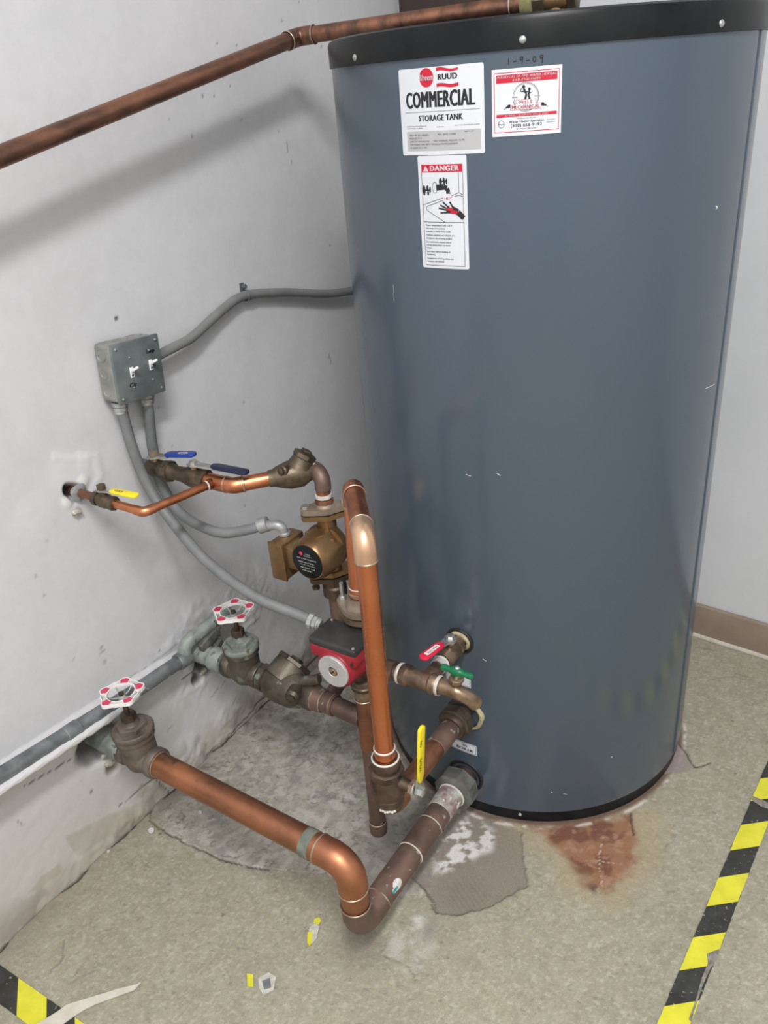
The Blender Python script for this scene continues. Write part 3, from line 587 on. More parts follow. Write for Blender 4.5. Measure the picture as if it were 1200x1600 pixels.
# --- marker-pen date
Wd = Wrap(-73.4, 1.524)
hw = pline([(0, .009), (.0005, .001)], .0014)+pline([(.007, .0045), (.0115, .0048)], .0013)
hw += pline([(.0205, .0075), (.0185, .0098), (.0162, .0080), (.0172, .0055), (.0202, .0066), (.0205, .0090), (.0198, .0035), (.0190, .0005)], .0013)+pline([(.0250, .0042), (.0300, .0045)], .0013)
hw += pline([(.0365, .0018), (.0345, .0038), (.0345, .0072), (.0365, .0088), (.0385, .0065), (.0385, .0035), (.0365, .0018)], .0013)
hw += pline([(.0485, .0082), (.0460, .0098), (.0440, .0075), (.0455, .0055), (.0485, .0072), (.0485, .0095), (.0478, .0040), (.0470, .0000)], .0013)
bm_obj(poly_bm(hw), Wd, .0007, 'ink', tank, 'handwritten_date', 'date 1-9-09 in black marker')
# --- outlet labels
W4 = Wrap(-95.0, .176); l4 = bm_obj(poly_bm([rect(0, 0, .063, .029)]), W4, .0007, 'label_white', tank, 'outlet_label', 'small white label reading TO BOILER')
bm_obj(poly_bm(pline([(.002, .002), (.061, .002), (.061, .027), (.002, .027), (.002, .002)], .0009)), W4, .0009, 'ink', l4, 'frame_line')
bm_obj(text_bm([T_('TO', .034, .0160, .0075, .013, b=.05), T_('BOILER', .034, .0055, .0080, .042, b=.05)]), W4, .0009, 'ink', l4, 'print')
W5 = Wrap(-96.0, .366); l5 = bm_obj(poly_bm([rect(0, 0, .061, .027)]), W5, .0007, 'label_white', tank, 'outlet_label', 'small framed white label partly behind the green handle')
bm_obj(poly_bm(pline([(.002, .002), (.059, .002), (.059, .025), (.002, .025), (.002, .002)], .0009)), W5, .0009, 'ink', l5, 'frame_line')
# --- scratches and paint nicks
sc_ = []
for q, q2, wd in (((776, 739), (782, 743), .0012), ((728, 741), (736, 744), .0010), ((1102, 607), (1116, 600), .0012), ((1118, 322), (1121, 324), .002), ((1118, 327), (1121, 325), .001), ((754, 1029), (760, 1033), .0014), ((861, 1237), (863, 1239), .0016), ((955, 1182), (957, 1183), .0014), ((615, 445), (616, 470), .0006), ((880, 1240), (886, 1241), .0008)):
    def ta(x, y):
        d = ray(x, y); o_ = CAM-TC; a = d[0]**2+d[1]**2; b = o_[0]*d[0]+o_[1]*d[1]; c = o_[0]**2+o_[1]**2-TR*TR; P = CAM+d*((-b-math.sqrt(b*b-a*c))/a)
        return (math.atan2(P[1]-TC[1], P[0]-TC[0])+PI/2)*TR, P[2]
    sc_.append(line(*ta(*q), *ta(*q2), wd))
bm_obj(poly_bm(sc_), Wrap(-90, 0), .0005, 'smear', tank, 'scratches', 'pale nicks and scratches')['kind'] = 'stuff'
# --- ports on the jacket
def port(z, r0, r1, x=.674, ring_=True, foam=False):
    p = A(x, TC[1]-TR, z)
    if ring_: MB().lathe(p+A(0, .006, 0), (0, -1, 0), [(0, r1), (.008, r1), (.0105, r1-.003), (.0105, r0+.002), (.008, r0), (.002, r0-.002)], 36, cap=False).build('port_grommet', 'black_rubber', tank)
    if foam: MB().lathe(p+A(0, .004, 0), (0, -1, 0), [(0, r0+.002), (.007, r0*.98), (.010, r0*.85), (.010, r0*.70)], 30, cap=False, fn=lambda a: 1+.06*math.sin(3*a+1)+.04*math.sin(7*a)).build('foam_insulation', 'foam', tank)
port(.484, .024, .031, foam=True)
MB().lathe(A(.681, 1.2015, .288), (0, -1, 0), [(0, .043), (.006, .0425), (.010, .039), (.008, .034)], 36, cap=False, fn=lambda a: 1+.05*math.sin(2*a)+.03*math.sin(7*a)).build('foam_insulation', 'foam', tank)
MB().cyl(A(.674, 1.205, .291), A(.678, 1.1925, .289), .0385, 30).build('port_hole', 'dark_hole', tank)
MB().lathe(A(.674, 1.204, .102), (0, -1, 0), [(0, .044), (.006, .044), (.008, .042), (.008, .036)], 36, cap=False).build('port_grommet', 'black_rubber', tank)

# ---- helpers for fittings
def valve_stem(root, p, d, r, h, m='steel'):
    MB().cyl(p, np.asarray(p)+nrm(d)*h, r, 16, bev=r*.15).build('stem', m, root)
def nut(root, p, d, r, h, m='steel', name='nut', up=None): return MB().hex(p, d, r, h, up=up).build(name, m, root)
def bolt(root, p, d, r, h, m='steel', shank=0., name='bolt'):
    mb = MB(); mb.hex(p, d, r, h)
    if shank: mb.cyl(np.asarray(p)+nrm(d)*h*.9, np.asarray(p)+nrm(d)*(h+shank), r*.5, 12)
    return mb.build(name, m, root)
def ball_body(root, c, d, r, L, m, up=None, seg=32):
    """two hex ends and a swollen middle"""
    d = nrm(d); c = np.asarray(c, float); mb = MB()
    mb.hex(c-d*L/2, d, r*.98, L*.2, 8, ch=.06, up=up); mb.hex(c+d*L*.30, d, r*.98, L*.2, 8, ch=.06, up=up)
    mb.lathe(c, d, [(-L*.30, r*.82), (-L*.22, r*.86), (-L*.12, r*1.0), (L*.12, r*1.0), (L*.22, r*.86), (L*.30, r*.82)], seg)
    return mb.build('body', m, root)
def lever(root, p, along, normal, L, w, th, m, steel_L=.03, rise=.0, label=None, mname='handle_grip', taper=1.):
    """flat steel lever with a dipped plastic grip; p = centre of the stem"""
    a = nrm(along); nn = nrm(np.asarray(normal)-a*(a@np.asarray(normal))); s = np.cross(nn, a); p = np.asarray(p, float)
    mb = MB(); pa = [(-w*.55, -w*.4), (0, -w*.62), (w*.5, -w*.45), (steel_L, -w*.32), (steel_L, w*.32), (w*.5, w*.45), (0, w*.62), (-w*.55, w*.4)]
    mb.plate(p, a, s, nn, pa, th*.6)
    h = mb.build('handle', 'steel', root, 'bare metal lever')
    q = p+a*steel_L*.8+nn*(rise-th*.25); g = MB(); n = 7; hw = w/2; Lg = L-steel_L*.8
    pts = [(0, -hw*.55), (Lg*.12, -hw), (Lg-hw*.7, -hw*taper)]+[(Lg-hw*.7+hw*.7*math.sin(PI*k/n), -hw*taper*math.cos(PI*k/n)) for k in range(1, n)]+[(Lg-hw*.7, hw*taper), (Lg*.12, hw), (0, hw*.55)]
    bm = bmesh.new(); f = bm.faces.new([bm.verts.new(tuple(q+a*x+s*y)) for x, y in pts]); r_ = bmesh.ops.extrude_face_region(bm, geom=[f])
    for v in r_['geom']:
        if isinstance(v, bmesh.types.BMVert): v.co += Vector(nn*th)
    bmesh.ops.recalc_face_normals(bm, faces=bm.faces); bmesh.ops.bevel(bm, geom=[e for e in bm.edges if len(e.link_faces) == 2 and e.calc_face_angle(0) > .8], offset=th*.28, segments=2, profile=.5, affect='EDGES'); bm.verts.index_update()
    g.add([v.co[:] for v in bm.verts], [tuple(v.index for v in f.verts) for f in bm.faces]); bm.free()
    return g.build(mname, m, root, label), (q, a, s, nn, Lg, th)
def flat_text(items, p, S, T, m, parent, name='print'):
    bm = text_bm(items) if not isinstance(items, bmesh.types.BMesh) else items; o0 = origin(parent); S = nrm(S); T = nrm(T)
    for v in bm.verts: v.co = Vector(np.asarray(p)+S*v.co.x+T*v.co.y-o0)
    me = bpy.data.meshes.new(name); bm.to_mesh(me); bm.free(); me.materials.append(M[m]); o = bpy.data.objects.new(name, me); COL.objects.link(o); o.parent = parent; PROPS[o.name] = o0; return o

# ================================================================== overhead pipe
OA = onx(-60, 256, .10); OA2 = A(.10, OA[1]-.5, OA[2]-.11); OB = A(.10, 1.615, 1.616); OC = A(.585, 1.692, 1.628)
op = empty('overhead_copper_pipe', OB, 'long brown copper pipe crossing the upper left wall and bending over the tank top', 'pipe')
pipe_run(op, [OA2, OB, OC], .0162, 'copper_top', .022, sock=.020, ringm='solder', fr=1.12)
ring(op, OC-nrm(OC-OB)*.02, OC-OB, .0165, .004, .0016, 'solder_white')
MB().cyl(OC-nrm(OC-OB)*.02, OC+nrm(OC-OB)*.004, .0182, 28).build('coupling', 'copper_top', op)
tt = empty('tank_top_fitting', A(.63, 1.69, 1.587), 'green tarnished brass valve fitting on top of the tank, cut by the upper photo edge', 'pipe fitting')
d_ = nrm(OC-OB)
MB().lathe(OC, d_, [(0, .020), (.004, .023), (.022, .023), (.026, .019)], 28).build('union_collar', 'verdigris_yellow' if 'verdigris_yellow' in M else 'foam', tt)
MB().hex(OC+d_*.026, d_, .026, .022).build('hex_nut', 'bronze', tt)
MB().lathe(OC+d_*.046, d_, [(0, .021), (.012, .024), (.034, .024), (.046, .021)], 28).build('tee_body', 'pump_gold', tt)
MB().cyl(OC+d_*.069+A(0, 0, -.047), OC+d_*.069+A(0, 0, .02), .019, 28).build('nipple', 'pump_gold', tt)
MB().hex(OC+d_*.090, d_, .026, .018).build('hex_nut', 'bronze', tt)
MB().hex(OC+d_*.069+A(0, 0, .026), (0, 0, 1), .026, .03).build('valve_bonnet', 'bronze', tt)
pn = MB(); pn.box(B0+bd*.225-bn*-.012+A(0, 0, 1.93), (.205, .012, .33), (bd, -bn, A(0, 0, 1)), .004)
pno = pn.build('wall_panel', 'brown_panel'); tag(pno, 'dark brown panel on the back wall, only its lower corner seen above the overhead pipe', 'panel')

# ================================================================== electrical box, conduits
bx = empty('switch_box', A(0, 1.035, .99), 'square grey metal electrical box with two white toggle switches on the left wall', 'electrical box')
tl = math.radians(-4.5); bS = A(0, math.cos(tl), math.sin(tl)); bT = A(0, -math.sin(tl), math.cos(tl)); bN = A(1, 0, 0); bC = A(.031, 1.036, 1.050)
bax = (bN, bS, bT)
MB().box(bC, (.0265, .058, .058), bax, .009, 3).build('box_body', 'boxmetal', bx)
pl_ = MB().box(bC+bN*.0275, (.0035, .0605, .0600), bax, .0028, 2).build('cover_plate', 'boxplate', bx, 'dark grey cover plate with rounded edge')
for i in (-1, 0, 1):      # knock-out discs on the near side, the top
    r = .0135 if i == 1 else .011
    MB().lathe(bC-bS*.0575+bT*(.036*i)+bN*(-.004), -bS, [(0, r), (.0012, r), (.0016, r-.0015), (.0008, r-.002)], 24).build('knockout', 'boxmetal', bx)
    MB().lathe(bC+bT*.0575+bS*(.034*i)+bN*(-.004), bT, [(0, .011), (.0012, .011), (.0016, .0095), (.0008, .009)], 24).build('knockout', 'boxmetal', bx)
for sy, sz in ((-.054, .053), (.054, .053), (.054, -.053), (-.054, -.053)): screw(bx, bC+bN*.031+bS*sy*.93+bT*sz*.93, bN, .003)
for k, (sy, sz, txt, dy) in enumerate(((-.020, -.002, 'Cir.', -.028), (.030, .002, 'Loop', .024))):
    c = bC+bN*.031+bS*sy+bT*sz
    t_ = MB().box(c+bN*.0008, (.0012, .0045, .0105), bax, .0008).build('toggle_switch', 'white_plastic', bx, 'white toggle switch')
    MB().box(c-bT*.0055+bN*.0021, (.0004, .0022, .0022), bax).build('toggle_slot', 'dark_hole', t_)
    ax = nrm(bN*1+bT*.55+bS*.1); S_, T2, D_ = basis(ax); MB().box(c+ax*.010+bT*.002, (.0034, .0026, .010), (S_, T2, D_), .0012).build('toggle_lever', 'white_plastic', t_)
    for s in (-1, 1): screw(bx, c+bT*s*.030, bN, .0024, 'steel')
    flat_text([T_(txt, 0, 0, .0085, .021, 'C', .03, .2)], bC+bN*.0316+bS*(sy+.004*k)+bT*(sz+dy), bS, bT, 'ink', bx, 'handwritten_mark')
def tube_thing(name, pts, r, m, label, cat, group=None, seg=18, loc=None, n=8):
    e = empty(name, np.asarray(pts[0] if loc is None else loc), label, cat, group); MB().tube(smooth_path(pts, n), r, seg).build('tubing', m, e); return e
def connector(root, p, d, r, m='zinc'):
    d = nrm(d); p = np.asarray(p); mb = MB(); mb.lathe(p, d, [(0, r*.95), (.004, r*1.0), (.014, r*1.05), (.018, r*.8)], 24); mb.hex(p-d*.009, d, r*1.28, .010, 8); mb.hex(p+d*.002, d, r*1.18, .008, 8)
    return mb.build('connector', m, root)
c1s = bC-bT*.060-bS*.036+bN*-.001
C1 = [c1s, onx(194, 655, .031), onx(207, 700, .034), onx(230, 757, .046), onx(265, 810, .095), onx(322, 876, .20), onx(398, 932, .33), onx(465, 960, .42), A(.466, 1.003, .585)]
cn1 = tube_thing('flexible_conduit', C1, .0112, 'conduit', 'long grey flexible conduit sweeping from the switch box down to the red pump', 'conduit')
connector(cn1, c1s-bT*.010, -bT, .0125)
e_ = nrm(C1[-1]-C1[-2]); connector(cn1, C1[-1]-e_*.012, e_, .0125)
c2s = bC-bT*.060+bS*.034+bN*-.001
C2 = [c2s, onx(233, 650, .026), onx(237, 690, .016), onx(246, 735, .0135), onx(262, 775, .03), onx(292, 810, .085), onx(342, 832, .17), onx(385, 828, .228), onx(412, 820, .262)]
cn2 = tube_thing('flexible_conduit', C2, .0112, 'conduit', 'short grey flexible conduit curving from the switch box to the bronze pump', 'conduit')
connector(cn2, c2s-bT*.010, -bT, .0125)
PB = A(.302, 1.122, .686)         # top of the bronze pump's terminal box
pth = fillet([C2[-1]-nrm(C2[-1]-C2[-2])*.01, A(*(C2[-1]+A(.037, .012, .003))), PB+A(0, 0, .0012)], .022, 10)
MB().tube(pth, .0108, 20).build('angle_connector', 'zinc', cn2, 'bare metal elbow connector')
d_ = nrm(C2[-1]-C2[-2]); MB().hex(C2[-1]-d_*.012, d_, .0168, .022, 10).build('connector_nut', 'zinc', cn2); MB().lathe(PB+A(0, 0, .0012), (0, 0, 1), [(0, .0135), (.005, .0135), (.007, .011)], 20).build('locknut', 'zinc', cn2)
C3 = [bC+bS*.060+bT*.004, onx(275, 541, .030), onx(300, 527, .026), onx(340, 491, .018), onx(372, 466, .016), onx(400, 459, .016), onx(450, 457, .020), onx(510, 459, .024), onx(552, 455, .028), A(.035, 1.95, .99)]
cn3 = tube_thing('flexible_conduit', C3, .0105, 'conduit_lit', 'grey conduit running along the wall from the switch box to behind the tank', 'conduit')
MB().cyl(C3[0]-bS*.001, C3[0]+bS*.008, .0165, 20, bev=.002).build('locknut', 'galv', cn3)
sp = onx(386, 462, .016)
st = empty('pipe_strap', sp, 'small metal strap with a screw holding the wall conduit right of the switch box', 'strap')
td = nrm(C3[5]-C3[4]); MB().lathe(sp-td*.006, td, [(0, .0108), (.0005, .0122), (.0115, .0122), (.012, .0108)], 20, cap=False).build('strap_band', 'galv', st)
bp_ = onx(380, 448, .006); MB().hex(bp_, (1, 0, .2), .0055, .008).build('bolt_head', 'galv', st); MB().cyl(bp_+A(-.008, 0, 0), bp_, .0035).build('bolt_shank', 'galv', st)
MB().plate(sp+A(-.014, 0, .0), td, np.cross(td, A(1, 0, 0))*-1, A(1, 0, 0), [(-.006, 0), (.006, 0), (.007, .028), (-.007, .028)], .0015).build('strap_tab', 'galv', st)
# big rigid conduit low on the wall
G = [onx(-40, 1236, .040), onx(0, 1212, .040), onx(100, 1150, .039), onx(230, 1068, .039), onx(293, 1025, .038)]
rc = empty('rigid_conduit', G[2], 'thick grey galvanised conduit pipe running low along the left wall behind the near handwheel', 'conduit')
MB().tube([G[0]+(G[0]-G[1])*6]+G[:4]+[G[4]], .0165, 24).build('tubing', 'galv', rc)
dg_ = nrm(G[4]-G[3]); MB().lathe(G[4]-dg_*.034, dg_, [(0, .0185), (.003, .0205), (.032, .0205), (.036, .0185)], 24).build('coupling', 'galv', rc)
G5 = onx(352, 985, .05); G5[2] = max(G5[2], .394); MB().tube(smooth_path([G[4]-dg_*.01, A(.040, 1.020, .384), G5, G5+A(-.014, .022, -.004)], 6), .0165, 22).build('bent_tubing', 'galv_green', rc)
c_ = onx(112, 1143, .039); MB().lathe(c_-dg_*.018, dg_, [(0, .0168), (.002, .0185), (.034, .0185), (.036, .0168)], 24).build('coupling', 'galv', rc)
cl = empty('beam_clamp', onx(322, 1000, .05), 'corroded metal clamp and bolt gripping the conduit beside the far handwheel', 'clamp')
q = onx(326, 1000, .062); MB().box(q, (.008, .030, .012), (A(1, 0, 0), nrm(A(0, 1, .25)), nrm(A(0, -.25, 1))), .003).build('clamp_jaw', 'galv_dark', cl)
MB().box(q+A(.004, .012, -.028), (.010, .022, .008), (A(1, 0, 0), nrm(A(0, 1, .5)), nrm(A(0, -.5, 1))), .003).build('clamp_jaw', 'galv_dark', cl)
MB().cyl(q+A(0, .034, -.01), q+A(0, .034, .036), .005, 14).build('clamp_bolt', 'galv_dark', cl); MB().hex(q+A(0, .034, .012), (0, 0, 1), .010, .008).build('clamp_nut', 'galv_dark', cl)

# ================================================================== gas-size branch with yellow lever
GZ = .835; gp = A(.0, .867, GZ+.008); gc = A(.182, .876, GZ-.003)
gv = empty('ball_valve', A(.06, .87, GZ), 'small bronze ball valve with a flat yellow lever coming out of the plaster', 'ball valve')
MB().cyl(gp+A(-.02, 0, 0), A(.056, .869, GZ+.005), .0085, 20).build('nipple', 'copper_brown', gv)
MB().lathe(gp+A(.004, 0, 0), (1, 0, 0), [(0, .016), (.004, .018), (.008, .010)], 20, fn=lambda a: 1+.12*math.sin(3*a)).build('plaster_collar', 'zinc', gv)
vc = A(.080, .870, GZ+.003); ball_body(gv, vc, (1, .03, -.04), .0150, .056, 'bronze', A(0, 0, 1))
MB().cyl(vc+A(0, 0, .008), vc+A(0, 0, .026), .0085, 18).build('stem', 'bronze', gv); MB().hex(vc+A(0, 0, .026), (0, 0, 1), .0095, .009).build('stem_nut', 'bronze', gv)
g_, fr = lever(gv, vc+A(0, 0, .023), (1, .12, -.02), (0, 0, 1), .090, .018, .005, 'yellow_vinyl', .028, .002, 'flat yellow dipped grip')
flat_text([T_('GAS', 0, 0, .006, .020, 'C', .02)], fr[0]+fr[1]*.022+fr[3]*(fr[5]+.0004)-fr[2]*.003, fr[1], fr[2], 'ink_grey', g_, 'print')
sb = empty('small_copper_pipe', gc, 'thin copper pipe linking the yellow-handled valve to the larger copper line', 'pipe')
ve = vc+nrm(A(1, .03, -.04))*.022; TJ = A(.2165, 1.030, .832)
pipe_run(sb, [ve, gc, TJ], .0085, 'copper', .014, sock=.011, rings=False, fr=1.14)
ring(sb, TJ-nrm(TJ-gc)*.016, TJ-gc, .0098, .004, .001, 'solder_white')

# ================================================================== upper branch, two ball valves, check valve
VY = 1.037; VZ = .830
b1 = empty('ball_valve', A(.06, VY, VZ), 'bronze ball valve with a bright blue lever nearest the left wall', 'ball valve')
MB().cyl(A(-.02, VY, VZ), A(.03, VY, VZ), .0135).build('nipple', 'galv', b1)
mb = MB(); mb.lathe(A(.026, VY, VZ), (1, 0, 0), [(0, .0165), (.004, .0185), (.040, .0195), (.046, .0205), (.050, .0215)], 30); mb.hex(A(.074, VY, VZ), (1, 0, 0), .0235, .016, 8); mb.lathe(A(.088, VY, VZ), (1, 0, 0), [(0, .0185), (.004, .0165), (.026, .0150)], 26); mb.build('body', 'bronze', b1)
MB().cyl(A(.046, VY, VZ+.012), A(.046, VY, VZ+.030), .0085).build('stem', 'bronze_light', b1); MB().hex(A(.046, VY, VZ+.030), (0, 0, 1), .0105, .009).build('stem_nut', 'flange_tan', b1)
g_, fr = lever(b1, A(.046, VY, VZ+.026), (1, .30, .04), (0, 0, 1), .100, .024, .006, 'blue_vinyl', .036, .005, 'bright blue dipped grip')
flat_text(poly_bm(pline([(.03+.011*math.cos(2*PI*k/20), .0045*math.sin(2*PI*k/20)) for k in range(21)], .0010)+[line(.018, 0, .042, 0, .0012)]), fr[0]+fr[1]*.012+fr[3]*(fr[5]+.0004), fr[1], fr[2], 'white_print', g_)
b2 = empty('ball_valve', A(.15, VY, VZ), 'bronze ball valve with a dark navy lever, second from the wall on the upper line', 'ball valve')
mb = MB(); mb.lathe(A(.1145, VY, VZ), (1, 0, 0), [(0, .0160), (.014, .0165), (.026, .0200), (.042, .0225), (.060, .0215), (.068, .0190)], 30); mb.hex(A(.175, VY, VZ), (1, 0, 0), .0225, .018, 8); mb.build('body', 'bronze', b2)
MB().cyl(A(.162, VY, VZ+.014), A(.162, VY, VZ+.030), .0080).build('stem', 'bronze_light', b2); MB().hex(A(.162, VY, VZ+.032), (0, 0, 1), .0085, .007).build('stem_nut', 'steel', b2)
g_, fr = lever(b2, A(.162, VY, VZ+.029), (1, .10, -.03), (0, 0, 1), .136, .021, .007, 'navy_vinyl', .058, .004, 'dark navy dipped grip')
# copper tee, 45 elbow
T0 = A(.194, VY, VZ); T1 = A(.262, VY+.004, VZ); T2 = A(.315, VY+.060, VZ+.002)
ct = empty('copper_tee', TJ, 'copper tee and 45 degree elbow between the navy-handled valve and the upper check valve', 'pipe fitting')
MB().cyl(T0, A(.245, VY+.001, VZ), .0166, 28, bev=.001).build('tee_body', 'copper', ct)
MB().cyl(TJ-nrm(TJ-gc)*.014, TJ+A(0, .006, 0), .0112, 24).build('branch_socket', 'copper', ct)
pipe_run(ct, [A(.24, VY+.001, VZ), T1, T2], .0150, 'copper', .018, sock=.012, fr=1.1)
cdir = nrm(T2-T1)
cv = empty('check_valve', T2, 'bronze swing check valve with a hex cap standing above the upper copper line', 'check valve')
E0 = A(.393, 1.148, VZ+.004); L_ = np.linalg.norm(E0-T2)
mb = MB(); mb.lathe(T2, cdir, [(-.008, .0165), (.004, .0185), (.012, .0225), (.034, .0290), (.060, .0285), (.074, .0205), (.088, .0170)], 30)
mb.build('body', 'bronze', cv)
ring(cv, T2+cdir*.002, cdir, .017, .010, .0006, 'silver'); ring(cv, T2+cdir*.086, cdir, .0165, .009, .0012, 'solder_white')
cu_ = nrm(A(.34, .50, .9)); cb = T2+cdir*.048
MB().lathe(cb, cu_, [(0, .029), (.020, .025), (.030, .0225), (.036, .0225)], 28).build('bonnet_neck', 'bronze', cv)
MB().hex(cb+cu_*.036, cu_, .0240, .011, 6).build('hex_cap', 'bronze', cv); MB().box(cb+cu_*.050, (.009, .009, .004), basis(cu_), .002).build('cap_square', 'bronze', cv)
pd = nrm(A(-.15, -1, .15)); pq = cb+cu_*.016-cdir*.010
MB().cyl(pq, pq+pd*.034, .0115, 22, bev=.003).build('hinge_boss', 'bronze', cv); MB().hex(pq+pd*.034, pd, .0085, .005).build('hinge_plug', 'bronze', cv)
# elbow down into the bronze pump
PX, PY = .400, 1.147; FZ = .762
ed = empty('copper_elbow', E0, 'dark copper elbow turning down into the bronze pump flange', 'pipe fitting')
s0 = T2+cdir*.088
pipe_run(ed, [s0, A(PX, PY+.004, VZ+.006), A(PX, PY, FZ+.022)], .0148, 'copper_brown', .024, sock=.010, rings=False, fr=1.12, me='copper_old')
MB().cyl(A(PX, PY, FZ+.022), A(PX, PY, FZ+.030), .0168, 26).build('solder_seat', 'solder_white', ed)
MB().hex(A(PX, PY, FZ+.010), (0, 0, 1), .0190, .009, 8).build('adapter_nut', 'copper_brown', ed)
MB().lathe(A(PX, PY, FZ+.002), (0, 0, 1), [(0, .0155), (.008, .0155)], 24).build('thread_tape', 'teflon', ed)

# ================================================================== bronze pump
bpz = .690
p1 = empty('circulator_pump', A(PX, PY, FZ-.165), 'bronze coloured circulator pump with a round black nameplate', 'pump')
def oval_flange(root, c, ang, half, r, h, m, name='flange', bolts=True, up=1, hb=.03, bm_='steel', rh=.0085):
    S = A(math.cos(ang), math.sin(ang), 0); T = A(-S[1], S[0], 0); pl = []
    for k in range(9): a = math.radians(-32+64*k/8); pl.append((half+.011*math.cos(a*2.4), .011*math.sin(a*2.4)*1.25))
    for k in range(5): a = math.radians(60+60*k/4); pl.append((r*math.cos(a), r*math.sin(a)))
    pl += [(-x, -y) for x, y in pl]
    mb = MB(); mb.plate(c, S, T, A(0, 0, 1), pl, h); o = mb.build(name, m, root)
    if bolts:
        for s in (-1, 1):
            b = np.asarray(c)+S*half*s
            bolt(root, b+A(0, 0, h if up > 0 else 0), (0, 0, up), rh, .0075, bm_, hb if up > 0 and hb > .02 else 0)
            bolt(root, b+A(0, 0, -.012 if up > 0 else h+.012), (0, 0, -up), rh, .007, bm_)
    return S
fa = math.radians(45)
S = oval_flange(p1, A(PX, PY, FZ-.008), fa, .040, .0255, .011, 'flange_tan', hb=.004)
oval_flange(p1, A(PX, PY, FZ-.022), fa, .040, .0255, .011, 'pump_gold', bolts=False)
MB().lathe(A(PX, PY, FZ+.002), (0, 0, 1), [(0, .0215), (.004, .0205), (.007, .0175)], 26, cap=False).build('flange_collar', 'flange_tan', p1)
mb = MB(); mb.cyl(A(PX, PY, FZ-.024), A(PX, PY, .60), .020, 26); mb.lathe(A(PX, PY+.012, bpz-.014), (0, -1, 0), [(0, .034), (.006, .046), (.018, .050), (.026, .050)], 40); mb.build('volute', 'pump_gold', p1)
oval_flange(p1, A(PX, PY, .605), fa, .040, .0255, .011, 'pump_gold', bolts=False); oval_flange(p1, A(PX, PY, .590), fa, .040, .0255, .011, 'bronze_dark', up=1, hb=.004, bm_='bronze_dark')
mc = A(PX, PY-.012, bpz-.018)
MB().hex(mc, (0, -1, 0), .0515, .012, 8, math.radians(22.5), .05, up=A(0, 0, 1)).build('motor_flange', 'pump_gold', p1)
mh = MB(); fn8 = lambda a: 1+.035*abs(math.sin(4*a))
for s_ in (0,):
    vs = []; n8 = 8
    rows = [(0, .0515, .0), (.026, .0505, .0), (.040, .0470, .55), (.050, .0430, 1.0), (.0535, .0405, 1.0)]; sg = 32
    for t, r, rd in rows:
        for i in range(sg):
            a = 2*PI*i/sg+PI/8; oc = math.cos(PI/8)/math.cos(((a-PI/8) % (PI/4))-PI/8); rr = r*(oc*(1-rd)+rd*.985)
            vs.append(mc+A(math.cos(a)*rr, -.011-t, math.sin(a)*rr))
    fs = [(k*sg+i, k*sg+(i+1) % sg, (k+1)*sg+(i+1) % sg, (k+1)*sg+i) for k in range(4) for i in range(sg)]+[tuple(range(4*sg, 5*sg))]
    mh.add(vs, fs)
mh.build('motor_housing', 'pump_gold', p1)
fc = mc+A(0, -.0645, 0)
npl = MB().lathe(fc+A(0, .001, 0), (0, -1, 0), [(0, .0378), (.0018, .0378), (.0022, .0368)], 40).build('nameplate', 'black', p1, 'round black nameplate with white print')
fS, fT = A(1, 0, 0), A(0, 0, 1)
flat_text([T_('Rheem', .004, .0175, .0028, .012, 'C', .01), T_('MANUFACTURING CO', .004, .0130, .0018, .022, 'C'), T_('HOT WATER CIRCULATOR', 0, .0055, .0028, .048, 'C', .01), T_('MODEL NO. UP26-64', -.003, -.0030, .0030, .040, 'C', .012), T_('1/12 HP  115V 60HZ', 0, -.0085, .0020, .040, 'C'), T_('IMP. PROT.  1.7A', 0, -.0160, .0028, .036, 'C', .012), T_('1725 RPM', -.004, -.0225, .0032, .022, 'C', .012)], fc+A(0, -.0014, 0), fS, fT, 'white_print', npl, 'print')
flat_text(poly_bm([disc(-.013, .0180, .0042, .0046)]), fc+A(0, -.0015, 0), fS, fT, 'wheel_red', npl, 'red_emblem')
for a in (45, 135, 225, 315):
    ra = math.radians(a); bolt(p1, mc+A(math.cos(ra)*.047, -.012, math.sin(ra)*.047), (0, -1, 0), .0055, .006, 'pump_gold')
tb = MB().box(A(.309, 1.118, .643), (.0185, .036, .043), None, .004).build('terminal_box', 'pump_gold', p1)
MB().box(A(.309, 1.0815, .643), (.0195, .0028, .0445), None, .0015).build('terminal_box_cover', 'pump_gold', tb)
MB().box(A(.340, 1.110, .655), (.016, .024, .026), None, .004).build('cable_housing', 'pump_gold', p1)
# pipe under the bronze pump
up1 = empty('pump_outlet_pipe', A(PX, PY, .33), 'dark tarnished pipe dropping from under the bronze pump behind the red one', 'pipe')
MB().lathe(A(PX, PY, .5892), (0, 0, -1), [(0, .022), (.012, .022), (.016, .026), (.038, .026), (.042, .018)], 26).build('reducer', 'bronze_dark', up1)
MB().cyl(A(PX, PY, .55), A(PX, PY, .375), .0165, 24).build('pipe', 'copper_old', up1)
pipe_run(up1, [A(PX, PY, .42), A(PX, PY, .335), A(PX+.02, 1.062, .335)], .0165, 'copper_old', .022, rings=False)

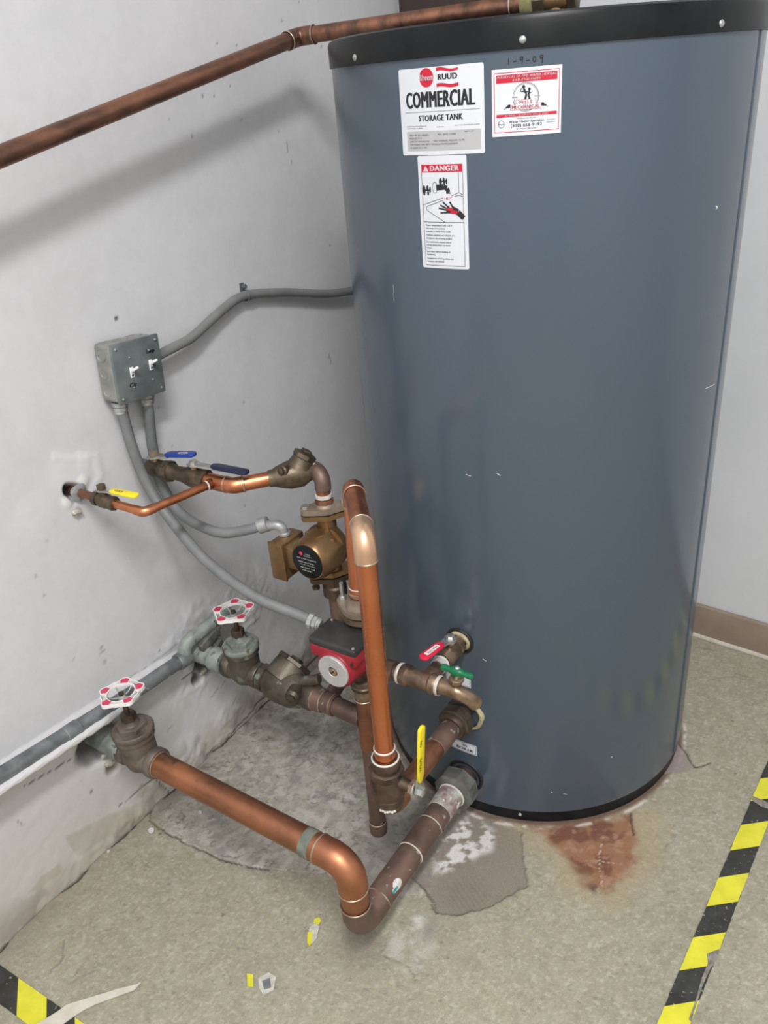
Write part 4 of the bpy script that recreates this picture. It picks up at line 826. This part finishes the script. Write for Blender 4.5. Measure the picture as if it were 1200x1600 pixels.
# ================================================================== red pump and its risers
RX, RY = .532, 1.040
p2 = empty('circulator_pump', A(RX, RY, .42), 'red circulator pump with a black top cover and a round silver face', 'pump')
uS = oval_flange(p2, A(RX+.006, RY+.006, .612), math.radians(172), .043, .033, .011, 'flange_tan', hb=.03)
oval_flange(p2, A(RX+.006, RY+.006, .596), math.radians(172), .043, .033, .013, 'bronze_light', bolts=False)
MB().lathe(A(RX+.006, RY+.006, .622), (0, 0, 1), [(0, .0270), (.006, .0265), (.010, .0235), (.020, .0225), (.024, .0215)], 28).build('flange_collar', 'flange_tan', p2)
mb = MB(); mb.cyl(A(RX+.004, RY+.004, .600), A(RX, RY, .435), .021, 26); mb.lathe(A(RX, RY+.02, .520), (0, -1, 0), [(0, .030), (.008, .046), (.022, .050), (.034, .050)], 36); mb.build('volute', 'bronze_dark', p2)
MB().lathe(A(RX, RY, .452), (0, 0, -1), [(0, .022), (.003, .026), (.012, .027), (.015, .024), (.018, .027), (.026, .026), (.029, .022)], 30).build('union_nut', 'bronze', p2)
MB().lathe(A(RX, RY, .424), (0, 0, -1), [(0, .0215), (.022, .0215), (.026, .0195)], 28).build('union_tail', 'bronze_light', p2)
zc = .527; fy = .9505
MB().hex(A(RX, RY-.004, .520), (0, -1, 0), .0585, .010, 4, math.radians(45), .12, up=A(0, 0, 1)).build('volute_flange', 'flange_tan', p2)
mh = MB(); mh.lathe(A(RX, RY-.012, zc), (0, -1, 0), [(0, .045), (.030, .045), (.045, .0435), (.064, .0415), (.070, .0400), (.073, .0370)], 44); mh.box(A(RX-.002, .992, .556), (.045, .028, .020), None, .008, 3)
mh.build('motor_housing', 'red', p2)
MB().lathe(A(RX, fy+.0045, zc), (0, -1, 0), [(0, .0345), (.0045, .0345), (.0055, .0335), (.0055, .0110), (.0035, .0095)], 48, cap=False).build('motor_face', 'silver', p2, 'round silver face plate')
MB().lathe(A(RX, fy+.003, zc), (0, -1, 0), [(0, .0085), (.004, .0085), (.005, .007)], 24).build('vent_plug', 'bronze_light', p2, 'brass plug with a screw slot')
MB().box(A(RX, fy-.0025, zc), (.0055, .0008, .0012), (nrm(A(1, 0, 1)), A(0, 1, 0), nrm(A(-1, 0, 1)))).build('screw_slot', 'dark_hole', p2)
bxp = A(.5285, .994, .569)
MB().box(bxp+A(0, -.001, -.010), (.0535, .0355, .015), None, .006, 3).build('control_box', 'red', p2)
cvp = MB().box(bxp+A(0, 0, .0095), (.0550, .0370, .0085), None, .0055, 3).build('control_box_cover', 'pump_black', p2, 'matt black terminal box cover')
screw(cvp, bxp+A(.047, -.029, .018), (0, 0, 1), .0036); screw(cvp, bxp+A(-.044, .029, .018), (0, 0, 1), .0036)
MB().lathe(bxp+A(.048, -.0385, -.012), (0, -1, 0), [(0, .0035), (.002, .0035)], 14).build('screw', 'dark_hole', p2)
# copper up-and-over loop
UB = A(.5395, 1.047, .6478); UBt = A(.548, 1.052, .884); UFt = A(.674, .902, .884); UFb = A(.674, .900, .4185)
ul = empty('copper_pipe_loop', UB, 'bright copper pipe rising from the red pump, crossing over and dropping to the yellow-lever valve', 'pipe')
pipe_run(ul, [UB, UBt, UFt, UFb], .0178, ['copper_new', 'copper', 'copper_new'], .026, me=['copper', 'copper_lit'], sock=.016, ringm='solder', fr=1.08)
ring(ul, A(.674, .9, .441), (0, 0, 1), .0186, .004, .0018, 'solder_white'); ring(ul, A(.5405, 1.047, .668), (0, 0, 1), .0178, .003, .0012, 'solder_white'); ring(ul, A(.5405, 1.047, .655), (0, 0, 1), .0178, .006, .0030, 'bronze_light')
MB().cyl(A(.674, .9, .441), A(.674, .9, .4185), .0200, 28).build('adapter', 'copper_new', ul)
# riser
ri = empty('riser_pipe', A(RX, 1.038, 0), 'tarnished vertical copper pipe from the floor up to the red pump', 'pipe')
RB = A(.531, 1.038, .0)
MB().cyl(RB+A(0, 0, .040), A(RX, RY, .402), .0178, 28).build('pipe', 'copper_old', ri)
MB().cyl(A(.531, 1.038, .285), A(RX, RY, .398), .0200, 28).build('tee_fitting', 'copper_brown', ri)
ring(ri, A(.531, 1.039, .396), (0, 0, 1), .0200, .004, .0012, 'solder'); ring(ri, A(.531, 1.039, .262), (0, 0, 1), .0178, .003, .0016, 'solder')
MB().cyl(A(.531, 1.038, .262), A(.531, 1.038, .29), .0192, 28).build('coupling', 'copper_brown', ri)
MB().lathe(RB, (0, 0, 1), [(0, .016), (.004, .0195), (.034, .0200), (.036, .0185)], 28).build('end_cap', 'copper_old', ri)
ring(ri, RB+A(0, 0, .036), (0, 0, 1), .0185, .004, .0016, 'solder')

# ================================================================== yellow lever valve and pipe to the middle tank port
yv = empty('ball_valve', A(.674, .9, .30), 'dark bronze ball valve with upright yellow lever at the foot of the copper loop', 'ball valve')
mb = MB(); mb.lathe(A(.674, .9, .418), (0, 0, -1), [(0, .0235), (.004, .0262), (.026, .0262), (.030, .0245)], 34)
mb.hex(A(.674, .9, .394), (0, 0, -1), .0335, .018, 8, .3, .10); mb.lathe(A(.674, .9, .378), (0, 0, -1), [(0, .0300), (.010, .0335), (.034, .0345), (.046, .0320), (.0495, .0290)], 36); mb.build('body', 'bronze_dark', yv)
ring(yv, A(.674, .9, .418), (0, 0, 1), .0240, .004, .0024, 'solder_white')
stc = A(.714, .9, .368)
MB().cyl(stc+A(-.018, 0, 0), stc+A(.022, 0, 0), .0115, 22).build('stem_housing', 'bronze', yv)
MB().hex(stc+A(.012, 0, 0), (1, 0, 0), .0155, .010, 6).build('packing_nut', 'bronze_light', yv)
MB().lathe(stc+A(.022, 0, 0), (1, 0, 0), [(0, .019), (.0025, .019)], 24).build('stop_washer', 'steel', yv)
MB().hex(stc+A(.029, 0, 0), (1, 0, 0), .0105, .010, 6).build('stem_nut', 'steel', yv)
g_, fr = lever(yv, stc+A(.0255, 0, 0), (.06, .04, 1), (1, 0, 0), .155, .0185, .0065, 'yellow_vinyl', .030, .004, 'upright yellow dipped grip')
flat_text([T_('VALVE', .018, 0, .0075, .034, 'L', .015), T_('ON', .078, 0, .0075, .014, 'L', .015)], fr[0]+fr[1]*.012+fr[3]*(fr[5]+.0004)+fr[2]*.003, fr[1], fr[2], 'ink_grey', g_)
mp = empty('copper_pipe', A(.674, .95, .291), 'brown copper pipe from the yellow-lever valve to the nut on the middle tank port', 'pipe')
MB().lathe(A(.674, .9, .3280), (0, 0, -1), [(0, .0275), (.002, .0290), (.018, .0285), (.022, .0262), (.030, .0262)], 34, cap=False).build('valve_socket', 'bronze_dark', mp)
MB().lathe(A(.674, .9, .303), (0, 0, 1), [(0, .0262), (.006, .0272), (.009, .0262)], 24, cap=False).build('thread_tape', 'bronze', mp)
sv = MB(); n_ = 7
for k in range(n_):
    a = math.radians(-95+k*9.5); sv.ball(A(.674+.0275*math.cos(a), .9+.0275*math.sin(a), .3055+.0015*math.sin(k*2.1)), .0030, 8, 5)
sv.build('solder_blob', 'solder_white', mp, kind='stuff')
pipe_run(mp, [A(.674, .9, .3275), A(.674, .9, .288), A(.674, 1.165, .291)], .0205, 'copper_brown', .026, sock=.012, rings=False, fr=1.10)
MB().cyl(A(.674, 1.075, .291), A(.674, 1.150, .291), .0232, 30, bev=.001).build('coupling', 'copper_old', mp)
MB().lathe(A(.674, 1.140, .291), (0, 1, 0), [(0, .0262), (.004, .0300), (.010, .0310), (.013, .0290)], 34).build('union_collar', 'bronze_dark', mp)
MB().hex(A(.674, 1.151, .291), (0, 1, 0), .0385, .026, 8, .2, .10).build('union_nut', 'bronze', mp)
MB().cyl(A(.674, 1.170, .291), A(.674, 1.192, .291), .025, 28).build('nipple', 'bronze_dark', mp)

# ================================================================== gate valves
def handwheel(root, c, d, R=.041):
    S, T, D = basis(d); c = np.asarray(c, float)
    def P(a, r, h=0.): return c+S*math.cos(a)*r+T*math.sin(a)*r+D*h
    n = 80; mb = MB()
    ro = lambda a: R*(1+.09*math.cos(5*a)+.035*math.cos(10*a)); ri_ = lambda a: R*.68
    for k in range(n): pass
    vs = []; fs = []
    for k in range(n):              # outer scalloped rim and inner rim, square section
        a = 2*PI*k/n
        for r in (ro(a), ro(a)-.0024): vs += [P(a, r, .0040), P(a, r, -.0040)]
    for k in range(n):
        j = (k+1) % n; b = 4*k; e = 4*j; fs += [(b, b+1, e+1, e), (b+2, e+2, e+3, b+3), (b, e, e+2, b+2), (b+1, b+3, e+3, e+1)]
    mb.add(vs, fs); vs = []; fs = []
    for k in range(n):
        a = 2*PI*k/n
        for r in (ri_(a)+.0013, ri_(a)-.0013): vs += [P(a, r, .0028), P(a, r, -.0028)]
    for k in range(n):
        j = (k+1) % n; b = 4*k; e = 4*j; fs += [(b, b+1, e+1, e), (b+2, e+2, e+3, b+3), (b, e, e+2, b+2), (b+1, b+3, e+3, e+1)]
    mb.add(vs, fs)
    for k in range(10):             # bridges between the rims
        a = 2*PI*(k+.5)/10+(.07 if k % 2 else -.07); q0 = P(a, ri_(a)); q1 = P(a, ro(a)-.0015); mb.box((q0+q1)/2, (np.linalg.norm(q1-q0)/2+.001, .0012, .0030), (nrm(q1-q0), np.cross(D, nrm(q1-q0)), D))
    hw = mb.build('handwheel', 'wheel_white', root, 'white scalloped handwheel with red inserts')
    for k in range(5):              # red painted plates in the outer lobes
        a0 = 2*PI*k/5; pl = []; m_ = 5
        ps = [P(a0+(-.24+.48*i/m_), ro(a0+(-.24+.48*i/m_))-.0030) for i in range(m_+1)]+[P(a0+(.24-.48*i/m_), ri_(a0)+.001) for i in range(m_+1)]
        q = MB(); nn = len(ps); q.add([x+D*.0038 for x in ps]+[x-D*.0030 for x in ps], [tuple(range(nn)), tuple(range(2*nn-1, nn-1, -1))]+[(i, nn+i, nn+(i+1) % nn, (i+1) % nn) for i in range(nn)]); q.build('red_insert', 'wheel_red', hw, 'red painted insert')
    mb = MB()
    for k in range(5):              # dished spokes
        a = 2*PI*(k+.5)/5; mb.tube([P(a, .006, -.010), P(a, .018, -.008), P(a, ri_(a)-.001, -.001)], .0018, 8)
    mb.lathe(c-D*.016, D, [(0, .0085), (.010, .0085), (.012, .0075)], 18); mb.build('wheel_spokes', 'zinc', hw)
    MB().hex(c-D*.004, D, .0062, .006).build('wheel_nut', 'bronze_dark', hw)
def gate_valve(root, c, r, top, wheel_z, mb_body, m_bon, pr, x0, x1, tilt=A(0, 0, 1)):
    c = np.asarray(c, float); X1 = A(1, 0, 0); up = nrm(tilt)
    mb = MB()
    mb.lathe(c+A(x0-c[0], 0, 0), X1, [(0, pr*1.20), (.004, pr*1.28), (.016, pr*1.28), (.022, pr*1.10), ((x1-x0)/2, r*.92), ((x1-x0)-.022, pr*1.10), ((x1-x0)-.016, pr*1.24), ((x1-x0)-.004, pr*1.24), ((x1-x0), pr*1.15)], 40)
    mb.lathe(c-up*r*.75, up, [(0, r*.55), (r*.2, r*.80), (r*.75, r*.98), (top+r*.75-.014, r*.98), (top+r*.75-.010, r*1.10), (top+r*.75, r*1.10)], 40)
    mb.build('body', mb_body, root)
    q = c+up*top
    MB().lathe(q, up, [(0, r*1.10), (.003, r*1.16), (.011, r*1.16), (.014, r*1.10), (.015, r*.6)], 44).build('bonnet', m_bon, root)
    MB().hex(q+up*.013, up, r*.86, .013, 6, .15).build('bonnet_hex', m_bon, root)
    MB().lathe(q+up*.024, up, [(0, r*.55), (.006, r*.40), (.012, r*.38)], 26).build('bonnet_neck', m_bon, root)
    MB().hex(q+up*.034, up, r*.43, .018, 6, .4).build('packing_nut', 'bronze_dark', root)
    MB().cyl(q+up*.05, q+up*(wheel_z-.004), .0055, 16).build('stem', 'bronze_dark', root)
    handwheel(root, q+up*wheel_z, up, .0435)
AY, AZ = .768, .279
gv1 = empty('gate_valve', A(.10, AY, AZ), 'brown gate valve with red and white handwheel, the nearer one on the left wall', 'gate valve')
MB().lathe(A(-.03, AY, AZ), (1, 0, 0), [(0, .031), (.075, .032), (.080, .035), (.110, .034), (.115, .030)], 32, fn=lambda a: 1+.02*math.sin(3*a)+.015*math.sin(8*a)).build('galvanised_nipple', 'galv_green', gv1, 'chalky green grey galvanised nipple')
gate_valve(gv1, A(.121, AY, AZ), .0385, .064, .104, 'bronze_dusty', 'bronze_dusty', .027, .070, .178, A(-.05, 0, 1))
BY, BZ = 1.047, .332
gv2 = empty('gate_valve', A(.17, BY, BZ), 'green tarnished gate valve with red and white handwheel beside the large check valve', 'gate valve')
MB().lathe(A(-.03, BY, BZ), (1, 0, 0), [(0, .024), (.11, .024), (.115, .029), (.150, .029)], 28).build('galvanised_nipple', 'galv_green', gv2)
gate_valve(gv2, A(.187, BY, BZ), .0365, .066, .100, 'bronze_green', 'verdigris', .0245, .128, .232, A(-.03, 0, 1))
# ---- run A: from the near gate valve out, down, and along the floor to the tank
ra = empty('large_copper_pipe', A(.67, .9, .075), 'thick copper pipe from the near gate valve through elbows to the lowest tank port', 'pipe')
PR = .0268
pipe_run(ra, [A(.172, AY, AZ), A(.672, AY-.006, AZ-.002), A(.674, AY-.004, .103), A(.674, 1.13, .102)], PR, ['copper_floor', 'copper_floor', 'copper_old'], .040, me=['copper_floor', 'copper_old'], sock=.026, ringm='solder', fr=1.07)
ring(ra, A(.178, AY, AZ), (1, 0, 0), PR, .004, .0016, 'solder')
dA = nrm(A(.5, -.006, -.002)); MB().cyl(A(.572, AY-.005, AZ-.002), A(.594, AY-.005, AZ-.002), .0283, 32, bev=.0008).build('soldered_joint', 'flux', ra, 'grey green flux band')
for y in (.955, 1.035): ring(ra, A(.674, y, .102), (0, 1, 0), PR, .004, .0014, 'cream')
MB().cyl(A(.674, .955, .102), A(.674, 1.035, .102), .0280, 32).build('coupling', 'copper_old', ra)
MB().lathe(A(.674, 1.075, .102), (0, 1, 0), [(0, .0272), (.002, .0292), (.020, .0288), (.030, .0300), (.048, .0292), (.055, .0275)], 34, fn=lambda a: 1+.012*math.sin(5*a)).build('corroded_sleeve', 'verdigris_pale', ra, 'crusty pale green corroded sleeve')
MB().hex(A(.674, 1.134, .102), (0, 1, 0), .0480, .042, 8, .2, .14).build('union_nut', 'galv_dark', ra, 'large grey hexagonal union nut')
ring(ra, A(.674, 1.131, .102), (0, 1, 0), .0285, .004, .003, 'solder_white')
MB().cyl(A(.674, 1.168, .102), A(.674, 1.196, .102), .030, 30).build('nipple', 'bronze_dark', ra)
dr_ = MB(); a0 = math.radians(48)
def onp(y, a, r=.0273): return A(.674+r*math.cos(a), y, .102+r*math.sin(a))
for (y, a, ry, rt) in ((.868, 36, .013, .010), (.856, 30, .008, .005)):
    n = 12; vs = [onp(y+ry*math.cos(2*PI*k/n), math.radians(a)+rt/.027*math.sin(2*PI*k/n), .0276) for k in range(n)]; dr_.add(vs+[onp(y, math.radians(a), .0280)], [(k, (k+1) % n, n) for k in range(n)])
dr_.build('white_deposit', 'solder_white', ra, 'white and blue green deposit', kind='stuff')
n = 10; mb = MB(); mb.add([onp(.856+.010*math.cos(2*PI*k/n), math.radians(30)+.11*math.sin(2*PI*k/n), .0283) for k in range(n)]+[onp(.856, math.radians(30), .0286)], [(k, (k+1) % n, n) for k in range(n)]); mb.build('green_deposit', 'blue_stain', ra)
# ---- run C: check valve and pipe to the riser
kv = empty('check_valve', A(.33, BY, BZ-.03), 'large dark bronze check valve behind the red pump on the lower line', 'check valve')
mb = MB(); mb.hex(A(.236, BY, BZ), (1, 0, 0), .0335, .018, 8, .2); mb.lathe(A(.248, BY, BZ), (1, 0, 0), [(0, .0270), (.006, .030), (.022, .0390), (.050, .0430), (.085, .0420), (.105, .0360), (.112, .0300), (.116, .0310), (.138, .0310), (.142, .0270)], 40); mb.build('body', 'bronze_green', kv)
ku = nrm(A(.25, 1, .62)); kb = A(.292, BY+.002, BZ+.008)
mb = MB(); mb.lathe(kb, ku, [(0, .044), (.030, .0435), (.040, .042), (.044, .042)], 34); mb.build('bonnet_neck', 'bronze_green', kv)
MB().hex(kb+ku*.043, ku, .0450, .012, 8, .3, .08).build('hex_cap', 'bronze_green', kv); MB().box(kb+ku*.058, (.014, .010, .005), basis(ku), .003).build('cap_square', 'bronze_green', kv)
pdk = nrm(A(.30, -1, .05)); pk = kb+A(.058, -.012, .012)
MB().cyl(pk, pk+pdk*.038, .0165, 26, bev=.006).build('hinge_boss', 'bronze_green', kv); MB().cyl(pk+A(.006, .01, .012), pk+A(.050, .02, .030), .012, 22, bev=.003).build('side_boss', 'bronze_green', kv)
MB().hex(pk+pdk*.038, pdk, .0100, .005).build('hinge_plug', 'bronze_green', kv)
rc2 = empty('reducing_pipe', A(.43, BY, BZ-.02), 'reddish tarnished copper pipe between the large check valve and the riser', 'pipe')
mb = MB(); mb.lathe(A(.388, BY, BZ), (1, 0, 0), [(0, .0270), (.018, .0268), (.026, .0250)], 30); mb.build('reducer', 'copper_old', rc2)
ring(rc2, A(.391, BY, BZ), (1, 0, 0), .0272, .004, .0014, 'solder'); ring(rc2, A(.414, BY, BZ), (1, 0, 0), .0252, .004, .0014, 'solder'); ring(rc2, A(.438, BY, BZ), (1, 0, 0), .0238, .003, .001, 'solder')
MB().cyl(A(.412, BY, BZ), A(.445, BY, BZ), .0238, 30).build('coupling', 'copper_old', rc2); MB().cyl(A(.440, BY, BZ), A(.520, BY-.006, BZ+.001), .0208, 28).build('pipe', 'copper_old', rc2)

# ================================================================== drain assembly on the top tank port
DZ = .484; tx0 = A(.672, 1.056, .482)
rv = empty('ball_valve', A(.674, 1.15, DZ), 'small bronze ball valve with a red lever on the highest tank port', 'ball valve')
dd = nrm(A(0, -1, -.04))
MB().cyl(A(.674, 1.1965, DZ), A(.674, 1.172, DZ), .0160, 22).build('nipple', 'bronze_light', rv)
mb = MB(); mb.hex(A(.674, 1.184, DZ), dd, .0225, .014, 8); mb.lathe(A(.674, 1.171, DZ), dd, [(0, .0195), (.006, .0205), (.030, .0205), (.040, .0175), (.048, .0175)], 28); mb.build('body', 'bronze_mid', rv)
MB().cyl(A(.674, 1.158, DZ+.012), A(.674, 1.158, DZ+.030), .0085).build('stem', 'bronze_light', rv); MB().hex(A(.674, 1.158, DZ+.032), (0, 0, 1), .0085, .008).build('stem_nut', 'steel', rv)
MB().lathe(A(.674, 1.158, DZ+.026), (0, 0, 1), [(0, .0125), (.003, .0125)], 18).build('stop_washer', 'steel', rv)
g_, fr = lever(rv, A(.674, 1.158, DZ+.030), (-.10, -1, .10), (0, 0, 1), .098, .021, .006, 'red_vinyl', .036, .003, 'red dipped grip with white panel')
flat_text(poly_bm([rrect(.010, -.0050, .052, .0050, .002)]), fr[0]+fr[1]*.004+fr[3]*(fr[5]+.0003), fr[1], fr[2], 'white_print', g_, 'white_panel')
flat_text([T_('WATER', .0135, -.0022, .0055, .034, 'L', .02)], fr[0]+fr[1]*.004+fr[3]*(fr[5]+.0006), fr[1], fr[2], 'ink_red', g_)
dt_ = empty('brass_tee', tx0, 'bronze threaded tee joining the red-lever valve, the green-handled cock and a side stub', 'pipe fitting')
mb = MB(); mb.lathe(tx0-A(.052, 0, .003), A(1, 0, .03), [(0, .0205), (.004, .0220), (.014, .0220), (.018, .0180), (.064, .0180), (.068, .0215), (.078, .0215), (.082, .0200)], 28)
mb.lathe(A(.674, 1.112, .4815), dd, [(0, .0150), (.022, .0150), (.030, .0185), (.056, .0185)], 26); mb.build('tee_body', 'bronze_mid', dt_)
MB().cyl(A(.674, 1.1205, .4818), A(.674, 1.104, .4812), .0172, 26).build('galvanised_coupling', 'silver', dt_); ring(dt_, A(.674, 1.117, .482), dd, .0172, .004, .0014, 'solder_white')
ring(dt_, tx0-A(.056, 0, .003), A(1, 0, .03), .0205, .007, .0010, 'solder_white')
mb = MB(); mb.lathe(tx0-A(.055, 0, .003), A(-1, 0, -.03), [(0, .0155), (.012, .0155), (.014, .0205), (.036, .0205), (.040, .0180), (.052, .0150)], 28); mb.build('side_stub', 'bronze_mid', dt_)
gk = empty('drain_cock', tx0+A(.085, 0, 0), 'small bronze drain cock with a green tee handle and a down-turned spout', 'drain valve')
gx = tx0+A(.032, 0, 0)
MB().lathe(gx-A(.004, 0, 0), (1, 0, .02), [(0, .0195), (.003, .0205), (.008, .0195)], 26, cap=False).build('thread_tape', 'solder_white', gk)
mb = MB(); mb.tube(smooth_path([gx, gx+A(.020, 0, .001), gx+A(.040, 0, -.001), gx+A(.057, .010, -.014), gx+A(.064, .024, -.036)], 6), .0150, 24, rs=None); mb.build('body', 'bronze_light', gk)
q = gx+A(.034, .004, .010); hd = nrm(A(.12, -.02, 1))
MB().cyl(q, q+hd*.018, .0110).build('bonnet_neck', 'bronze_light', gk); MB().hex(q+hd*.012, hd, .0150, .009, 6).build('bonnet_nut', 'bronze_light', gk); MB().cyl(q+hd*.018, q+hd*.034, .0045).build('stem', 'steel', gk)
hh = q+hd*.036; hs = nrm(A(1, -.02, .02)); mb = MB(); mb.tube([hh-hs*.035, hh-hs*.032, hh-hs*.028, hh-hs*.016, hh-hs*.009, hh, hh+hs*.009, hh+hs*.016, hh+hs*.028, hh+hs*.032, hh+hs*.035], .006, 18, rs=[.002, .0060, .0070, .0055, .0085, .0105, .0085, .0055, .0070, .0060, .002]); mb.build('tee_handle', 'green_paint', gk, 'glossy green tee handle')
screw(gk, hh+hd*.0095, hd, .0050)

# ================================================================== floor tapes, scraps
def floor_quad(root, pts, m, name, z0=.0008, h=.0008, label=None):
    mb = MB(); mb.plate(A(0, 0, z0), A(1, 0, 0), A(0, 1, 0), A(0, 0, 1), pts, h); return mb.build(name, m, root, label)
t1 = empty('hazard_tape', A(1.23, .8, 0), 'long black and yellow striped hazard tape on the floor right of the tank', 'floor tape')
def strip(root, p0, d, w, s0, s1, m, name, skew=0., z0=.0012, h=.0006, label=None, nseg=1, rag=0.):
    """a length of tape from s0 to s1 along d, w wide to the left; ends slanted by skew"""
    d = nrm(A(*d, 0)); s = A(-d[1], d[0], 0); p0 = A(*p0, 0); lo = []; hi = []; n = max(1, int((s1-s0)/.012)) if rag else 1
    for k in range(n+1):
        t = s0+(s1-s0)*k/n; r = rag*(rng.random()-.5)*2 if 0 < k < n else 0; r2 = rag*(rng.random()-.5)*2 if 0 < k < n else 0
        lo.append(p0+d*t+s*r); hi.append(p0+d*(t+skew)+s*(w+r2))
    pl = [(q[0], q[1]) for q in lo+hi[::-1]]
    mb = MB(); mb.plate(A(0, 0, z0), A(1, 0, 0), A(0, 1, 0), A(0, 0, 1), pl, h); return mb.build(name, m, root, label)
td_ = (.062, .998); tp0 = (1.2435, .9)       # right edge line; the tape lies to its left
strip(t1, tp0, td_, .0485, -1.1, 1.12, 'tape_black', 'tape_strip', rag=.0008)
k = -13
while k < 13:
    a = .021+.163*(k*1.0)*.985
    strip(t1, tp0, td_, .0485, a+.003 if k else a, a+.003+.080, 'tape_yellow', 'yellow_stripe', skew=-.045, z0=.0016, h=.0005, rag=.0006) if -1.05 < a < 1.0 else None
    k += 1
mb = MB(); mb.plate(A(0, 0, .0022), A(1, 0, 0), A(0, 1, 0), A(0, 0, 1), [(q[0], q[1]) for q in (onz(1104, 1492), onz(1113, 1488), onz(1124, 1484), onz(1120, 1500), onz(1109, 1516), onz(1098, 1540), onz(1085, 1580), onz(1080, 1598), onz(1076, 1594), onz(1088, 1560), onz(1096, 1530), onz(1106, 1506))], .0006); mb.build('torn_edge', 'tape_worn', t1, 'torn worn dark edge', recalc=False)
t2 = empty('hazard_tape', A(.15, .36, 0), 'short black and yellow hazard tape crossing the bottom left corner of the floor', 'floor tape')
d2 = (.9992, .04); q2 = (.03, .3335)
strip(t2, q2, d2, .0520, -.01, .34, 'tape_black', 'tape_strip', rag=.0006)
for a in (.131-.17, .131, .301-.005): strip(t2, q2, d2, .0520, a if a > 0 else 0, min(a+.085, .40), 'tape_yellow', 'yellow_stripe', skew=-.062 if a > 0 else 0, z0=.0016, h=.0005) if a > .05 else None
pp = empty('paint_peel', onz(150, 1560), 'long cream strip of peeled floor coating lying over the left hazard tape', 'debris')
P_ = [onz(*q) for q in ((40, 1612), (62, 1600), (90, 1583), (105, 1572), (140, 1561), (186, 1547), (214, 1540), (222, 1536), (210, 1549), (180, 1560), (150, 1571), (132, 1580), (116, 1590), (98, 1603), (70, 1620))]
MB().plate(A(0, 0, .0026), A(1, 0, 0), A(0, 1, 0), A(0, 0, 1), [(q[0], q[1]) for q in P_], .0022).build('peel', 'cream', pp, recalc=True)
sp_ = empty('tape_scrap', onz(1185, 1252), 'small grey torn strip stuck across the right hazard tape near the photo edge', 'debris')
P_ = [onz(*q) for q in ((1176, 1245), (1185, 1249), (1210, 1260), (1210, 1268), (1190, 1262), (1175, 1252))]
MB().plate(A(0, 0, .0024), A(1, 0, 0), A(0, 1, 0), A(0, 0, 1), [(q[0], q[1]) for q in P_], .0008).build('scrap', 'tape_worn', sp_)
def scrap(px, parts, label):
    e = empty('tape_scrap', onz(*px), label, 'debris')
    for nm, m, pts, h in parts:
        Q = [onz(*q) for q in pts]; MB().plate(A(0, 0, .0013), A(1, 0, 0), A(0, 1, 0), A(0, 0, 1), [(q[0], q[1]) for q in Q], h).build(nm, m, e)
    return e
scrap((490, 1460), [('yellow_flake', 'tape_yellow', [(491, 1437), (499, 1434), (502, 1440), (498, 1446), (490, 1444)], .0012), ('clear_film', 'film', [(484, 1450), (494, 1443), (499, 1449), (495, 1468), (486, 1477), (481, 1470)], .0016), ('yellow_flake', 'tape_yellow', [(481, 1458), (488, 1456), (488, 1472), (484, 1480), (480, 1474)], .0020)], 'yellow and clear scrap of old tape on the floor left of the big elbow')
scrap((410, 1538), [('yellow_flake', 'tape_yellow', [(386, 1522), (396, 1524), (396, 1543), (387, 1542)], .0012), ('clear_film', 'film', [(404, 1530), (420, 1521), (432, 1528), (428, 1548), (412, 1556), (405, 1546)], .0022), ('grey_lump', 'galv', [(410, 1535), (422, 1530), (424, 1545), (413, 1548)], .0035)], 'yellow flake and shiny grey blob on the floor at the bottom centre')
def chip(px, r, label, n=7, h=.003, m='solder_white'):
    c = onz(*px); e = empty('paint_chip', c, label, 'debris'); pl = [(c[0]+r*(.7+.5*rng.random())*math.cos(2*PI*k/n), c[1]+r*(.7+.5*rng.random())*math.sin(2*PI*k/n)) for k in range(n)]
    MB().plate(A(0, 0, .0022), A(1, 0, 0), A(0, 1, 0), A(0, 0, 1), pl, h).build('flake', m, e)
chip((237, 1300), .008, 'white paint chip on the floor by the wall below the near valve'); chip((313, 1271), .005, 'small white chip on the grey screed under the thick copper pipe'); chip((170, 1332), .004, 'tiny white chip in the gap where the wall meets the floor')
mb = MB(); c = onx(146, 1185); 
for (px, r, lab) in (((172, 1190), .012, 'crumbled plaster lump in the wall hole below the near gate valve'), ((163, 1180), .008, 'smaller pale plaster crumb in the wall hole below the near gate valve'), ((318, 1048), .010, 'dark plaster crumb under the clamp by the far gate valve'), ((120, 800), .010, 'white plaster crumb on the wall below the yellow-lever valve pipe')):
    c = onx(*px, .006); mb = MB(); mb.ball(c, r, 10, 6, (.7, 1.2, .8)); vs = [np.array(v) for v in mb.v]; mb.v = [tuple(c+(v-c)*(.7+.5*rng.random())) for v in vs]
    e = empty('plaster_crumb', c, lab, 'debris'); mb.build('lump', 'crumb', e, ang=20)
